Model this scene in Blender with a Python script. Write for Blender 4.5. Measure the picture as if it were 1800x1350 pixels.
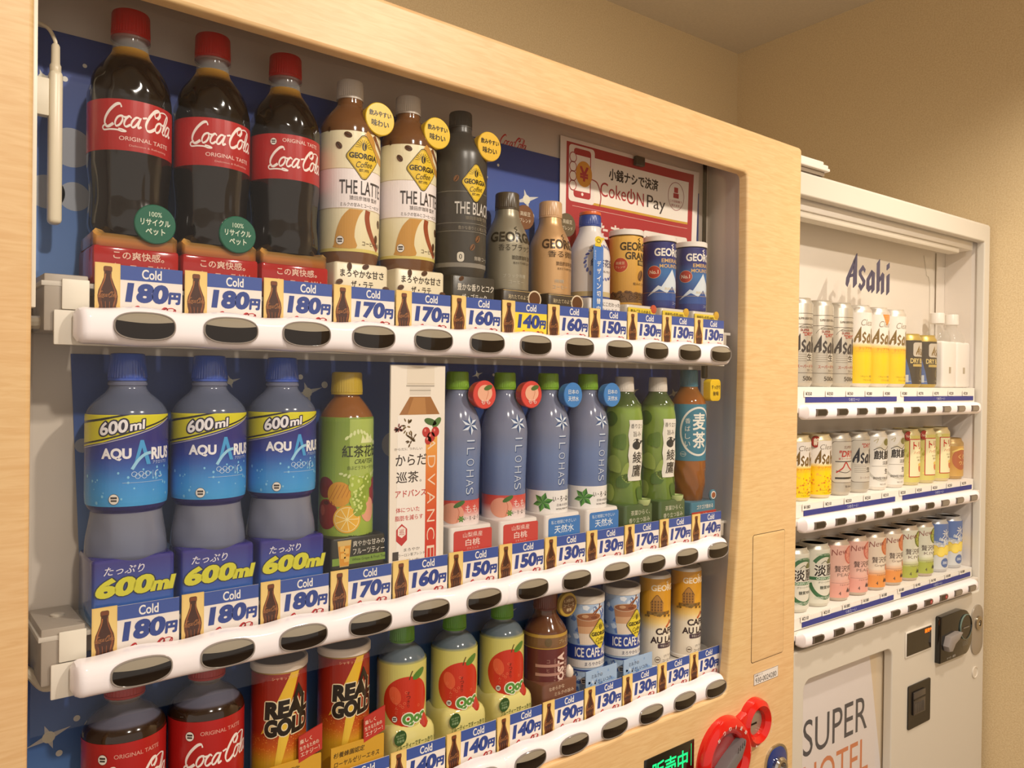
import bpy, bmesh, math, random
from mathutils import Matrix, Vector
from mathutils.geometry import tessellate_polygon
R = math.radians
PI = math.pi
sc = bpy.context.scene
for o in list(bpy.data.objects):
    bpy.data.objects.remove(o)
C = sc.collection

# ------------------------------------------------------------------ camera, world, lights, exposure
CAMZ = 1.415
cd = bpy.data.cameras.new('camera')
cd.sensor_width = 36.0
cd.lens = 1380.0 / 1800.0 * 36.0
cd.clip_start = 0.02
cam = bpy.data.objects.new('camera', cd)
C.objects.link(cam)
cam.matrix_world = Matrix(((0.77638166, -0.00548034, -0.63023923, 0.0),
                           (-0.63013914, 0.01307843, -0.77637209, -0.76),
                           (0.01249732, 0.99989946, 0.00670048, CAMZ),
                           (0, 0, 0, 1)))
sc.camera = cam
sc.view_settings.view_transform = 'Standard'
sc.view_settings.look = 'None'
sc.view_settings.gamma = 1.0
sc.view_settings.use_curve_mapping = False
sc.view_settings.exposure = -0.32

w = bpy.data.worlds.new('room_light')
sc.world = w
w.use_nodes = True
bg = w.node_tree.nodes['Background']
bg.inputs[0].default_value = (1.0, 0.87, 0.73, 1)
bg.inputs[1].default_value = 0.92


def spot(name, loc, power, target, ang=105, blend=0.7, rad=0.045, col=(1.0, 0.90, 0.77)):
    l = bpy.data.lights.new(name, 'SPOT')
    l.energy = power
    l.color = col
    l.spot_size = R(ang)
    l.spot_blend = blend
    l.shadow_soft_size = rad
    o = bpy.data.objects.new(name, l)
    C.objects.link(o)
    o.location = loc
    o.rotation_euler = (Vector(target) - Vector(loc)).to_track_quat('-Z', 'Y').to_euler()
    return o


spot('downlight', (0.25, -1.50, 2.52), 78, (0.30, -0.30, 1.1), 110)
spot('downlight', (1.15, -1.45, 2.52), 108, (1.05, -0.30, 1.2), 110)
spot('downlight', (1.70, -0.62, 2.52), 70, (1.95, -0.45, 1.0), 118, 0.8)

# ------------------------------------------------------------------ frames: machine one is the world; room and machine two are turned 2.4 degrees
TH = R(-2.4)
F1 = Matrix.Identity(4)
F2 = Matrix.Rotation(TH, 4, 'Z')


def lin(c):
    return tuple(((v / 255.0) / 12.92 if v / 255.0 <= 0.04045 else ((v / 255.0 + 0.055) / 1.055) ** 2.4) for v in c[:3]) + (1.0,)


# ------------------------------------------------------------------ materials
def mat(name, rough=0.4, metal=0.0, coat=0.0, alpha=1.0, bump=0.0, bscale=200.0, fixed=None, spec=0.5):
    m = bpy.data.materials.new(name)
    m.use_nodes = True
    nt = m.node_tree
    p = nt.nodes['Principled BSDF']
    if fixed:
        p.inputs['Base Color'].default_value = lin(fixed)
    else:
        a = nt.nodes.new('ShaderNodeAttribute')
        a.attribute_name = 'Col'
        nt.links.new(a.outputs['Color'], p.inputs['Base Color'])
    p.inputs['Metallic'].default_value = metal
    p.inputs['Roughness'].default_value = rough
    p.inputs['Coat Weight'].default_value = coat
    p.inputs['Coat Roughness'].default_value = 0.05
    p.inputs['Specular IOR Level'].default_value = spec
    p.inputs['Alpha'].default_value = alpha
    if bump:
        n = nt.nodes.new('ShaderNodeTexNoise')
        n.inputs['Scale'].default_value = bscale
        n.inputs['Detail'].default_value = 3
        tc = nt.nodes.new('ShaderNodeTexCoord')
        b = nt.nodes.new('ShaderNodeBump')
        b.inputs['Strength'].default_value = bump
        b.inputs['Distance'].default_value = 0.001
        nt.links.new(tc.outputs['Object'], n.inputs['Vector'])
        nt.links.new(n.outputs['Fac'], b.inputs['Height'])
        nt.links.new(b.outputs['Normal'], p.inputs['Normal'])
    return m


PAPER = mat('printed_paper', 0.55)
SATIN = mat('satin_plastic', 0.32)
GLOSS = mat('glossy_plastic', 0.10, coat=0.3)
LABEL = mat('printed_film', 0.25)
METAL = mat('brushed_metal', 0.34, metal=0.45)
CHROME = mat('chrome', 0.12, metal=1.0)
PAINT = mat('painted_steel', 0.42, bump=0.04, bscale=500)
CLEAR = mat('clear_plastic', 0.10, alpha=0.26)
FROST = mat('misty_plastic', 0.14, alpha=0.80)


def node_mat(name):
    m = bpy.data.materials.new(name)
    m.use_nodes = True
    nt = m.node_tree
    return m, nt, nt.nodes['Principled BSDF']


def wood():
    m, nt, p = node_mat('maple_veneer')
    tc = nt.nodes.new('ShaderNodeTexCoord')
    mp = nt.nodes.new('ShaderNodeMapping')
    mp.inputs['Scale'].default_value = (24, 24, 230)
    n = nt.nodes.new('ShaderNodeTexNoise')
    n.inputs['Scale'].default_value = 1.0
    n.inputs['Detail'].default_value = 5
    n.inputs['Distortion'].default_value = 0.9
    r = nt.nodes.new('ShaderNodeValToRGB')
    r.color_ramp.elements[0].position = 0.32
    r.color_ramp.elements[0].color = lin((228, 186, 130))
    r.color_ramp.elements[1].position = 0.66
    r.color_ramp.elements[1].color = lin((238, 202, 148))
    n2 = nt.nodes.new('ShaderNodeTexNoise')
    n2.inputs['Scale'].default_value = 3.0
    mx = nt.nodes.new('ShaderNodeMix')
    mx.data_type = 'RGBA'
    mx.blend_type = 'MULTIPLY'
    mx.inputs[0].default_value = 0.15
    L = nt.links.new
    L(tc.outputs['Object'], mp.inputs['Vector'])
    L(mp.outputs['Vector'], n.inputs['Vector'])
    L(tc.outputs['Object'], n2.inputs['Vector'])
    L(n.outputs['Fac'], r.inputs['Fac'])
    L(r.outputs['Color'], mx.inputs[6])
    L(n2.outputs['Color'], mx.inputs[7])
    L(mx.outputs[2], p.inputs['Base Color'])
    p.inputs['Roughness'].default_value = 0.42
    return m


def wallpaper(name, c0, c1, scale=260, bump=0.35):
    m, nt, p = node_mat(name)
    tc = nt.nodes.new('ShaderNodeTexCoord')
    n = nt.nodes.new('ShaderNodeTexNoise')
    n.inputs['Scale'].default_value = scale
    n.inputs['Detail'].default_value = 6
    r = nt.nodes.new('ShaderNodeValToRGB')
    r.color_ramp.elements[0].position = 0.3
    r.color_ramp.elements[0].color = lin(c0)
    r.color_ramp.elements[1].position = 0.7
    r.color_ramp.elements[1].color = lin(c1)
    b = nt.nodes.new('ShaderNodeBump')
    b.inputs['Strength'].default_value = bump
    b.inputs['Distance'].default_value = 0.002
    L = nt.links.new
    L(tc.outputs['Object'], n.inputs['Vector'])
    L(n.outputs['Fac'], r.inputs['Fac'])
    L(r.outputs['Color'], p.inputs['Base Color'])
    L(n.outputs['Fac'], b.inputs['Height'])
    L(b.outputs['Normal'], p.inputs['Normal'])
    p.inputs['Roughness'].default_value = 0.8
    return m


def glass(name, fac=0.018):
    m = bpy.data.materials.new(name)
    m.use_nodes = True
    nt = m.node_tree
    nt.nodes.clear()
    t = nt.nodes.new('ShaderNodeBsdfTransparent')
    g = nt.nodes.new('ShaderNodeBsdfGlossy')
    g.inputs['Roughness'].default_value = 0.02
    x = nt.nodes.new('ShaderNodeMixShader')
    lw = nt.nodes.new('ShaderNodeLayerWeight')
    lw.inputs['Blend'].default_value = 0.5
    pw = nt.nodes.new('ShaderNodeMath')
    pw.operation = 'POWER'
    pw.inputs[1].default_value = 4.5
    ma = nt.nodes.new('ShaderNodeMath')
    ma.operation = 'MULTIPLY_ADD'
    ma.inputs[1].default_value = 0.85
    ma.inputs[2].default_value = fac
    nt.links.new(lw.outputs['Facing'], pw.inputs[0])
    nt.links.new(pw.outputs[0], ma.inputs[0])
    o = nt.nodes.new('ShaderNodeOutputMaterial')
    L = nt.links.new
    L(ma.outputs[0], x.inputs[0])
    L(t.outputs[0], x.inputs[1])
    L(g.outputs[0], x.inputs[2])
    L(x.outputs[0], o.inputs[0])
    return m


def led(name, col, s):
    m = bpy.data.materials.new(name)
    m.use_nodes = True
    p = m.node_tree.nodes['Principled BSDF']
    p.inputs['Base Color'].default_value = lin(col)
    p.inputs['Emission Color'].default_value = lin(col)
    p.inputs['Emission Strength'].default_value = s
    return m


WOOD = wood()
WALLP = wallpaper('textured_wallpaper', (214, 188, 144), (230, 208, 166))
CEILP = wallpaper('ceiling_paper', (216, 204, 184), (224, 212, 192), 180, 0.1)
FLOORM = wallpaper('floor_carpet', (120, 100, 80), (150, 128, 100), 300, 0.4)
GLASS = glass('window_glass')
LEDG = led('green_led', (8, 226, 128), 1.0)
LEDO = led('orange_led', (255, 110, 20), 2.0)


# ------------------------------------------------------------------ 2-D artwork (millimetres) that gets wrapped onto labels
_tc = {}


def tmesh(s, b=0.0):
    k = (s, round(b, 3))
    if k not in _tc:
        c = bpy.data.curves.new('t', 'FONT')
        c.body = s
        c.offset = b
        c.resolution_u = 4 if s.isascii() else 2
        o = bpy.data.objects.new('t', c)
        m = bpy.data.meshes.new_from_object(o)
        v = [(p.co.x, p.co.y) for p in m.vertices]
        f = [tuple(p.vertices) for p in m.polygons]
        bpy.data.objects.remove(o)
        bpy.data.curves.remove(c)
        bpy.data.meshes.remove(m)
        _tc[k] = (v, f)
    return _tc[k]


def smooth(pts, n=6, closed=False):
    out = []
    N = len(pts)
    rng = range(N if closed else N - 1)
    for i in rng:
        g = (lambda j: pts[j % N]) if closed else (lambda j: pts[min(max(j, 0), N - 1)])
        p0, p1, p2, p3 = g(i - 1), g(i), g(i + 1), g(i + 2)
        for k in range(n):
            t = k / n
            out.append(tuple(0.5 * (2 * p1[d] + (p2[d] - p0[d]) * t + (2 * p0[d] - 5 * p1[d] + 4 * p2[d] - p3[d]) * t * t + (3 * p1[d] - p0[d] - 3 * p2[d] + p3[d]) * t ** 3) for d in (0, 1)))
    if not closed:
        out.append(tuple(pts[-1]))
    return out


class Art:
    def __init__(s):
        s.P = []          # (points, faces, colours, layer)

    def add(s, pts, faces, col, l):
        s.P.append((pts, faces, col, l))
        return s

    def poly(s, pts, col, l=1):
        f = tessellate_polygon([[Vector((p[0], p[1], 0)) for p in pts]])
        return s.add(list(pts), [tuple(t) for t in f], lin(col), l)

    def rect(s, x0, y0, x1, y1, col, l=1):
        n = max(1, int(abs(x1 - x0) / 6))
        p, f = [], []
        for i in range(n + 1):
            x = x0 + (x1 - x0) * i / n
            p += [(x, y0), (x, y1)]
            if i:
                a = 2 * i
                f += [(a - 2, a, a + 1), (a - 2, a + 1, a - 1)]
        return s.add(p, f, lin(col), l)

    def grad(s, x0, x1, stops, l=1, nx=None):
        """vertical colour run; stops = [(y, colour), ...]"""
        n = nx or max(1, int(abs(x1 - x0) / 4))
        p, c, f = [], [], []
        for j, (y, col) in enumerate(stops):
            for i in range(n + 1):
                p.append((x0 + (x1 - x0) * i / n, y))
                c.append(lin(col))
                if j and i:
                    a = j * (n + 1) + i
                    f += [(a - n - 2, a - n - 1, a), (a - n - 2, a, a - 1)]
        return s.add(p, f, c, l)

    def ell(s, cx, cy, rx, ry, col, l=1, n=20, rot=0.0):
        q = []
        for i in range(n):
            a = 2 * PI * i / n
            x, y = rx * math.cos(a), ry * math.sin(a)
            q.append((cx + x * math.cos(rot) - y * math.sin(rot), cy + x * math.sin(rot) + y * math.cos(rot)))
        return s.add(q + [(cx, cy)], [(i, (i + 1) % n, n) for i in range(n)], lin(col), l)

    def ring(s, cx, cy, rx, ry, w, col, l=1, n=28, a0=0.0, a1=2 * PI):
        p, f = [], []
        for i in range(n + 1):
            a = a0 + (a1 - a0) * i / n
            for d in (0, w):
                p.append((cx + (rx - d) * math.cos(a), cy + (ry - d) * math.sin(a)))
            if i:
                k = 2 * i
                f += [(k - 2, k, k + 1), (k - 2, k + 1, k - 1)]
        return s.add(p, f, lin(col), l)

    def rrect(s, x0, y0, x1, y1, r, col, l=1):
        q = []
        for cx, cy, a in ((x1 - r, y1 - r, 0), (x0 + r, y1 - r, 90), (x0 + r, y0 + r, 180), (x1 - r, y0 + r, 270)):
            for k in range(5):
                t = R(a + 22.5 * k)
                q.append((cx + r * math.cos(t), cy + r * math.sin(t)))
        return s.poly(q, col, l)

    def stroke(s, pts, w, col, l=1, n=5, w2=None, pen=R(40), sm=True, closed=False):
        q = smooth(pts, n, closed) if sm else list(pts)
        if closed:
            q.append(q[0])
        p, f = [], []
        for i, (x, y) in enumerate(q):
            a, b = q[max(i - 1, 0)], q[min(i + 1, len(q) - 1)]
            dx, dy = b[0] - a[0], b[1] - a[1]
            d = math.hypot(dx, dy) or 1
            ww = w if w2 is None else w2 + (w - w2) * abs(math.sin(math.atan2(dy, dx) - pen))
            nx, ny = -dy / d * ww / 2, dx / d * ww / 2
            p += [(x + nx, y + ny), (x - nx, y - ny)]
            if i:
                k = 2 * i
                f += [(k - 2, k, k + 1), (k - 2, k + 1, k - 1)]
        return s.add(p, f, lin(col), l)

    def t(s, txt, x, y, h, col, w=None, b=0.0, sh=0.0, al='c', rot=0.0, l=2):
        """text whose ink box is h tall (and w wide), centred on x, y"""
        v0, _ = tmesh(txt)
        if not v0:
            return s
        xa, xb = min(p[0] for p in v0), max(p[0] for p in v0)
        ya, yb = min(p[1] for p in v0), max(p[1] for p in v0)
        ky = h / (yb - ya)
        kx = w / (xb - xa) if w else ky
        ox = {'c': (xa + xb) / 2, 'l': xa, 'r': xb}[al]
        oy = (ya + yb) / 2
        c, sn = math.cos(rot), math.sin(rot)
        shifts = [(0.0, 0.0)]
        if b and not txt.isascii():            # heavier ideographs: the same glyphs struck again a little aside
            d = b * 0.8
            shifts = [(-d, 0), (d, 0)] if h < 5.5 else [(-d, -d), (d, -d), (-d, d), (d, d)] + ([(0, 1.4 * d), (0, -1.4 * d), (1.4 * d, 0), (-1.4 * d, 0)] if b > 0.04 else [])
            b = 0.0
        elif b > 0.075:                         # outline lettering
            d = b - 0.045
            b = 0.045
            shifts = [(d * math.cos(R(30 * i)), d * math.sin(R(30 * i))) for i in range(12)]
        v, f = tmesh(txt, b)
        for i, (sx, sy) in enumerate(shifts):
            q = []
            for px, py in v:
                yy = (py + sy - oy) * ky
                xx = (px + sx - ox) * kx + yy * sh
                q.append((x + xx * c - yy * sn, y + xx * sn + yy * c))
            s.add(q, f, lin(col), l + 0.06 * i)
        return s

    def vt(s, txt, x, y, h, pitch, col, b=0.0, w=None, l=2):
        for i, ch in enumerate(txt):
            s.t(ch, x, y - i * pitch, h, col, w, b, l=l)
        return s

    def put(s, o, x=0.0, y=0.0, k=1.0, l=0):
        for p, f, c, ll in o.P:
            s.P.append(([(x + a * k, y + b * k) for a, b in p], f, c, ll + l))
        return s


def clip(poly, cols, axis, lo, hi):
    """cut a convex polygon (with colours) to a strip"""
    for sgn, lim in ((1, lo), (-1, hi)):
        if not poly:
            return [], []
        o, oc = [], []
        for i in range(len(poly)):
            a, b = poly[i - 1], poly[i]
            ca, cb = cols[i - 1], cols[i]
            da, db = sgn * (a[axis] - lim), sgn * (b[axis] - lim)
            if (da >= 0) != (db >= 0):
                t = da / (da - db)
                o.append((a[0] + (b[0] - a[0]) * t, a[1] + (b[1] - a[1]) * t))
                oc.append(ca if ca is cb else tuple(u + (v - u) * t for u, v in zip(ca, cb)))
            if db >= 0:
                o.append(b)
                oc.append(cb)
        poly, cols = o, oc
    return poly, cols


# ------------------------------------------------------------------ mesh builder
class M:
    def __init__(s):
        s.v, s.f, s.c = [], [], []

    def add(s, v, f, c):
        """c: one colour, or one colour per vertex"""
        n = len(s.v)
        s.v += [tuple(p) for p in v]
        one = not isinstance(c, list)
        for q in f:
            s.f.append(tuple(i + n for i in q))
            s.c.append([c] * len(q) if one else [c[i] for i in q])
        return s

    def box(s, x0, x1, y0, y1, z0, z1, col, bev=0.0, seg=2):
        b = bmesh.new()
        bmesh.ops.create_cube(b, size=1.0)
        for v in b.verts:
            v.co = ((x0 + x1) / 2 + v.co.x * (x1 - x0), (y0 + y1) / 2 + v.co.y * (y1 - y0), (z0 + z1) / 2 + v.co.z * (z1 - z0))
        if bev:
            bmesh.ops.bevel(b, geom=list(b.edges), offset=bev, segments=seg, affect='EDGES', profile=0.5)
        b.verts.index_update()
        s.add([v.co[:] for v in b.verts], [[v.index for v in f.verts] for f in b.faces], lin(col))
        b.free()
        return s

    def lathe(s, prof, col, seg=40, axis='z', at=(0, 0, 0), mod=None, zoff=0.0, cap=True, mm=True):
        """prof: [(radius, height)] bottom to top in mm; col: colour or function of height"""
        k = 0.001 if mm else 1.0
        v, c, f = [], [], []
        n = len(prof)
        for j, (r, z) in enumerate(prof):
            cc = lin(col(z) if callable(col) else col)
            for i in range(seg):
                a = 2 * PI * i / seg
                rr = (r + (mod(a, z) if mod else 0.0)) * k
                x, y, h = rr * math.cos(a), rr * math.sin(a), z * k - zoff
                v.append((at[0] + x, at[1] + y, at[2] + h) if axis == 'z' else (at[0] + x, at[1] - h, at[2] + y))
                c.append(cc)
                if j:
                    p, q = (j - 1) * seg + i, (j - 1) * seg + (i + 1) % seg
                    f.append((p, q, q + seg, p + seg))
        if cap:
            f.append(tuple(reversed(range(seg))))
            f.append(tuple(range((n - 1) * seg, n * seg)))
        return s.add(v, f, c)

    def tube(s, pts, r, col, seg=10, n=5):
        P = [Vector(p) for p in pts]
        q = []
        for i in range(len(P) - 1):
            a, b, c, d = P[max(i - 1, 0)], P[i], P[i + 1], P[min(i + 2, len(P) - 1)]
            for k in range(n):
                t = k / n
                q.append(0.5 * (2 * b + (c - a) * t + (2 * a - 5 * b + 4 * c - d) * t * t + (3 * b - a - 3 * c + d) * t ** 3))
        q.append(P[-1])
        v, f = [], []
        for i, p in enumerate(q):
            d = (q[min(i + 1, len(q) - 1)] - q[max(i - 1, 0)]).normalized()
            u = d.cross(Vector((0.3, 0.9, 0.2))).normalized()
            w_ = d.cross(u)
            for k in range(seg):
                a = 2 * PI * k / seg
                v.append(p + (u * math.cos(a) + w_ * math.sin(a)) * r)
                if i:
                    x, y = (i - 1) * seg + k, (i - 1) * seg + (k + 1) % seg
                    f.append((x, y, y + seg, x + seg))
        f.append(tuple(reversed(range(seg))))
        f.append(tuple(range(len(v) - seg, len(v))))
        return s.add(v, f, lin(col))

    def prism(s, pts, y0, y1, col, bev=0.0):
        """outline in x, z (metres) pushed from y0 (front) to y1"""
        b = bmesh.new()
        vs = [b.verts.new((p[0], y0, p[1])) for p in pts]
        fc = b.faces.new(vs)
        e = bmesh.ops.extrude_face_region(b, geom=[fc])
        for g in e['geom']:
            if isinstance(g, bmesh.types.BMVert):
                g.co.y = y1
        bmesh.ops.recalc_face_normals(b, faces=list(b.faces))
        if bev:
            bmesh.ops.bevel(b, geom=[x for x in b.edges if abs(x.verts[0].co.y - y0) < 1e-6 and abs(x.verts[1].co.y - y0) < 1e-6], offset=bev, segments=2, affect='EDGES', profile=0.5)
        bmesh.ops.triangulate(b, faces=[f for f in b.faces if len(f.verts) > 4])
        b.verts.index_update()
        s.add([v.co[:] for v in b.verts], [[v.index for v in f.verts] for f in b.faces], lin(col))
        b.free()
        return s

    def art(s, a, fn, step=None, ystep=None):
        for pts, faces, col, l in a.P:
            per = isinstance(col, list)
            for t in faces:
                P = [pts[i] for i in t]
                K = [col[i] for i in t] if per else [col] * 3
                pieces = [(P, K)]
                for axis, st in ((0, step), (1, ystep)):
                    if not st:
                        continue
                    new = []
                    for p, k in pieces:
                        lo, hi = min(q[axis] for q in p), max(q[axis] for q in p)
                        i0, i1 = math.floor(lo / st), math.ceil(hi / st)
                        if i1 - i0 <= 1:
                            new.append((p, k))
                        else:
                            for i in range(i0, i1):
                                r = clip(p, k, axis, i * st, (i + 1) * st)
                                if len(r[0]) > 2:
                                    new.append(r)
                    pieces = new
                for p, k in pieces:
                    n = len(s.v)
                    s.v += [fn(q[0], q[1], l) for q in p]
                    s.f.append(tuple(range(n, n + len(p))))
                    s.c.append(k)
        return s

    def flat(s, a, y=0.0, zb=0.0, x=0.0, lay=0.00012):
        return s.art(a, lambda px, pz, l: (x + px * 0.001, y - lay * l, pz * 0.001 - zb))

    def wrap(s, a, rad, zb=0.0, ystep=None, lay=0.00012):
        """rad: radius in mm, or function of height in mm"""
        fnr = rad if callable(rad) else (lambda z: rad)
        R0 = rad(sum(q[1] for q in a.P[0][0]) / len(a.P[0][0])) if callable(rad) else rad

        def fn(px, pz, l):
            r = fnr(pz) * 0.001 + lay * l
            g = px / R0
            return (r * math.sin(g), -r * math.cos(g), pz * 0.001 - zb)
        return s.art(a, fn, 3.0, ystep)

    def build(s, name, m, parent=None, ang=32, F=None, loc=None):
        me = bpy.data.meshes.new(name)
        me.from_pydata(s.v, [], s.f)
        at = me.color_attributes.new('Col', 'FLOAT_COLOR', 'CORNER')
        buf = [x for fc in s.c for c in fc for x in c]
        if len(buf) == 4 * len(me.loops):
            at.data.foreach_set('color', buf)
        me.polygons.foreach_set('use_smooth', [True] * len(me.polygons))
        me.set_sharp_from_angle(angle=R(ang))
        me.materials.append(m)
        me.update()
        o = bpy.data.objects.new(name, me)
        C.objects.link(o)
        if parent:
            o.parent = parent
        elif F is not None or loc is not None:
            o.matrix_world = (F or F1) @ Matrix.Translation(loc or (0, 0, 0))
        return o


def tag(o, label, cat, group=None):
    o['label'] = label
    o['category'] = cat
    if group:
        o['group'] = group
    return o


def thing(name, label, cat, loc, F=F1, group=None, rz=0.0):
    o = bpy.data.objects.new(name, None)
    o.empty_display_size = 0.02
    C.objects.link(o)
    o.matrix_world = F @ Matrix.Translation(loc) @ Matrix.Rotation(rz, 4, 'Z')
    return tag(o, label, cat, group)


KIDS = {}


def kids(o):
    return [c for c in C.objects if c.parent == o]


def dup(root, loc, label, F=F1, rz=0.0, group=None):
    r = root.copy()
    C.objects.link(r)
    r.matrix_world = F @ Matrix.Translation(loc) @ Matrix.Rotation(rz, 4, 'Z')
    r['label'] = label
    if group:
        r['group'] = group
    for ch in kids(root):
        c = ch.copy()
        C.objects.link(c)
        c.parent = r
        for g in kids(ch):
            d = g.copy()
            C.objects.link(d)
            d.parent = c
    return r


def structure(o):
    o['kind'] = 'structure'
    return o


# ------------------------------------------------------------------ shared shapes
def offset_loop(L, d):
    """move a counter-clockwise loop outwards by d"""
    n, out = len(L), []
    for i in range(n):
        a, b, c = L[i - 1], L[i], L[(i + 1) % n]
        n1 = Vector((b[1] - a[1], a[0] - b[0])).normalized()
        n2 = Vector((c[1] - b[1], b[0] - c[0])).normalized()
        m = (n1 + n2)
        m = m / max(m.length_squared / 2, 0.3)
        out.append((b[0] + m.x * d, b[1] + m.y * d))
    return out


def rr(x0, z0, x1, z1, r, n=4):
    q = []
    for cx, cz, a in ((x1 - r, z1 - r, 0), (x0 + r, z1 - r, 90), (x0 + r, z0 + r, 180), (x1 - r, z0 + r, 270)):
        for k in range(n + 1):
            t = R(a + 90 * k / n)
            q.append((cx + r * math.cos(t), cz + r * math.sin(t)))
    return q


def holed(m, outer, holes, col, y=0.0, ro=0.006, ri=0.003, din=0.014):
    """front panel with rounded outer edge, rounded openings and real thickness"""
    cl = lin(col)

    def walls(L, sgn, r, depth):
        rows = []
        for k in range(4):
            t = k / 3 * PI / 2
            rows.append((offset_loop(L, sgn * (-r + r * math.sin(t))), y + r - r * math.cos(t)))
        rows.append((L, y + depth))
        n = len(L)
        v, f = [], []
        for j, (lp, yy) in enumerate(rows):
            for i, p in enumerate(lp):
                v.append((p[0], yy, p[1]))
                if j:
                    a, b = (j - 1) * n + i, (j - 1) * n + (i + 1) % n
                    f.append((a, b, b + n, a + n))
        m.add(v, f, cl)
        return rows[0][0]
    loops = [walls(outer, 1, ro, din)] + [walls(h, -1, ri, din) for h in holes]
    tri = tessellate_polygon([[Vector((p[0], p[1], 0)) for p in lp] for lp in loops])
    pts = [(p[0], y, p[1]) for lp in loops for p in lp]
    m.add(pts, [tuple(t) for t in tri], cl)
    loops = [outer] + holes
    tri = tessellate_polygon([[Vector((p[0], p[1], 0)) for p in lp] for lp in loops])
    m.add([(p[0], y + din, p[1]) for lp in loops for p in lp], [tuple(reversed(t)) for t in tri], cl)
    return m


def sup(a, b, n=40, e=2.6):
    q = []
    for i in range(n):
        t = 2 * PI * i / n
        c, s_ = math.cos(t), math.sin(t)
        q.append((a * math.copysign(abs(c) ** (2 / e), c), b * math.copysign(abs(s_) ** (2 / e), s_)))
    return q


# ------------------------------------------------------------------ the room (frame two)
XW, YW, ZC = 2.262, 0.958, 2.542
structure(M().box(-2.6, XW + 0.1, YW, YW + 0.1, 0, ZC + 0.1, (200, 172, 126)).build('wall_back', WALLP, F=F2))
structure(M().box(XW, XW + 0.1, -2.6, YW + 0.1, 0, ZC + 0.1, (200, 172, 126)).build('wall_right', WALLP, F=F2))
structure(M().box(-2.6, XW + 0.1, -2.6, YW + 0.1, ZC, ZC + 0.1, (200, 180, 150)).build('ceiling', CEILP, F=F2))
structure(M().box(-2.6, XW + 0.1, -2.6, YW + 0.1, -0.1, 0.0, (120, 100, 80)).build('floor', FLOORM, F=F2))

# ------------------------------------------------------------------ machine one: soft drinks
S, X0 = 0.0778, 0.190
BAR = (1.4580, 1.1452, 0.9240)                    # height of each button bar
SHELF = (1.4960, 1.1830, 0.9620)                  # what the dummies stand on
CARDTOP = (1.5145, 1.2015, 0.9800)
IY = 0.064                                        # how far behind the front the dummies stand

V1 = Vector((0.65, 0.30, 0))
vm = thing('drink_vending_machine', 'wood-veneered soft drink vending machine with three rows of bottles and white wavy button bars', 'vending machine', V1)


def part(m, name, mt, parent=None, root=None, ang=32):
    o = m.build(name, mt, parent or vm, ang)
    if parent is None:
        o.location = -V1
    return o


opening = [(1.1095, 1.748), (1.1075, 1.754), (1.101, 1.757), (0.1085, 1.757), (0.1035, 1.755), (0.1015, 1.750)]
opening += [(0.1012, 1.4), (0.1010, 1.1), (0.1008, 0.918), (0.103, 0.912), (0.108, 0.910), (1.062, 0.910), (1.069, 0.912), (1.0725, 0.918)]
opening += [(1.0790, 0.975), (1.0855, 1.041), (1.0930, 1.12), (1.1000, 1.20), (1.1050, 1.27), (1.1084, 1.34), (1.1103, 1.43), (1.1108, 1.528)]
opening = list(opening)
outer = rr(0.020, 0.012, 1.272, 1.829, 0.008)
part(holed(M(), outer, [opening], (230, 195, 145), ro=0.005, ri=0.004, din=0.016), 'front_frame', WOOD)
m = M().box(1.1475, 1.2705, 0.0162, 0.1153, 0.014, 1.8275, (226, 190, 140))
m.box(0.0215, 0.0790, 0.0162, 0.1153, 0.014, 1.8275, (226, 190, 140)).box(0.0792, 1.1473, 0.0162, 0.1153, 1.8165, 1.8275, (226, 190, 140)).box(0.0792, 1.1473, 0.0162, 0.1153, 0.014, 0.8880, (226, 190, 140))
part(m, 'casing', WOOD)
part(M().box(0.022, 1.270, 0.1155, 0.68, 0.012, 1.827, (214, 204, 188), 0.004), 'cabinet', PAINT)
m = M()
GREY = (204, 192, 178)
m.box(0.080, 1.146, 0.1060, 0.1140, 0.890, 1.815, GREY)
part(m, 'back_panel', PAINT)
m = M()
pr = [(p[0] + 0.002, p[1]) for p in [(1.0725, 0.90), (1.0790, 0.975), (1.0855, 1.041), (1.0930, 1.12), (1.1000, 1.20), (1.1050, 1.27), (1.1084, 1.34), (1.1103, 1.43), (1.1108, 1.528), (1.1105, 1.80)]]
v = [(x, 0.0165, z) for x, z in pr] + [(1.1265 + 0.0185 * min(1, max(0, (z - 0.95) / 0.5)), 0.1055, z) for x, z in pr]
v += [(p[0] + 0.003, p[1], p[2]) for p in v]
n = len(pr)
f = []
for i in range(n - 1):
    f += [(i, i + 1, n + i + 1, n + i), (2 * n + i, 3 * n + i, 3 * n + i + 1, 2 * n + i + 1)]
f += [(0, n, 3 * n, 2 * n), (n - 1, 2 * n - 1 + 2 * n, 2 * n - 1, n - 1), ]
m.add(v, f, lin((212, 202, 190)))
part(m, 'side_lining', PAINT)
part(M().box(0.085, 0.098, 0.0165, 0.1055, 0.90, 1.80, GREY), 'side_lining', PAINT)
part(M().box(1.1295, 1.1355, 0.1015, 0.1055, 1.480, 1.800, (52, 46, 38)), 'corner_strip', SATIN)
part(M().box(1.1270, 1.1330, 0.1015, 0.1055, 0.965, 1.180, (52, 46, 38)), 'corner_strip', SATIN)
part(M().box(0.1012, 0.1045, 0.0040, 0.0200, 1.470, 1.750, (232, 224, 208), 0.0005), 'edge_trim', SATIN)
# pane of glass behind the bars
part(M().box(0.1055, 1.0850, 0.0228, 0.0236, 1.100, 1.752, (255, 255, 255)), 'glass_pane', GLASS)

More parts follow.
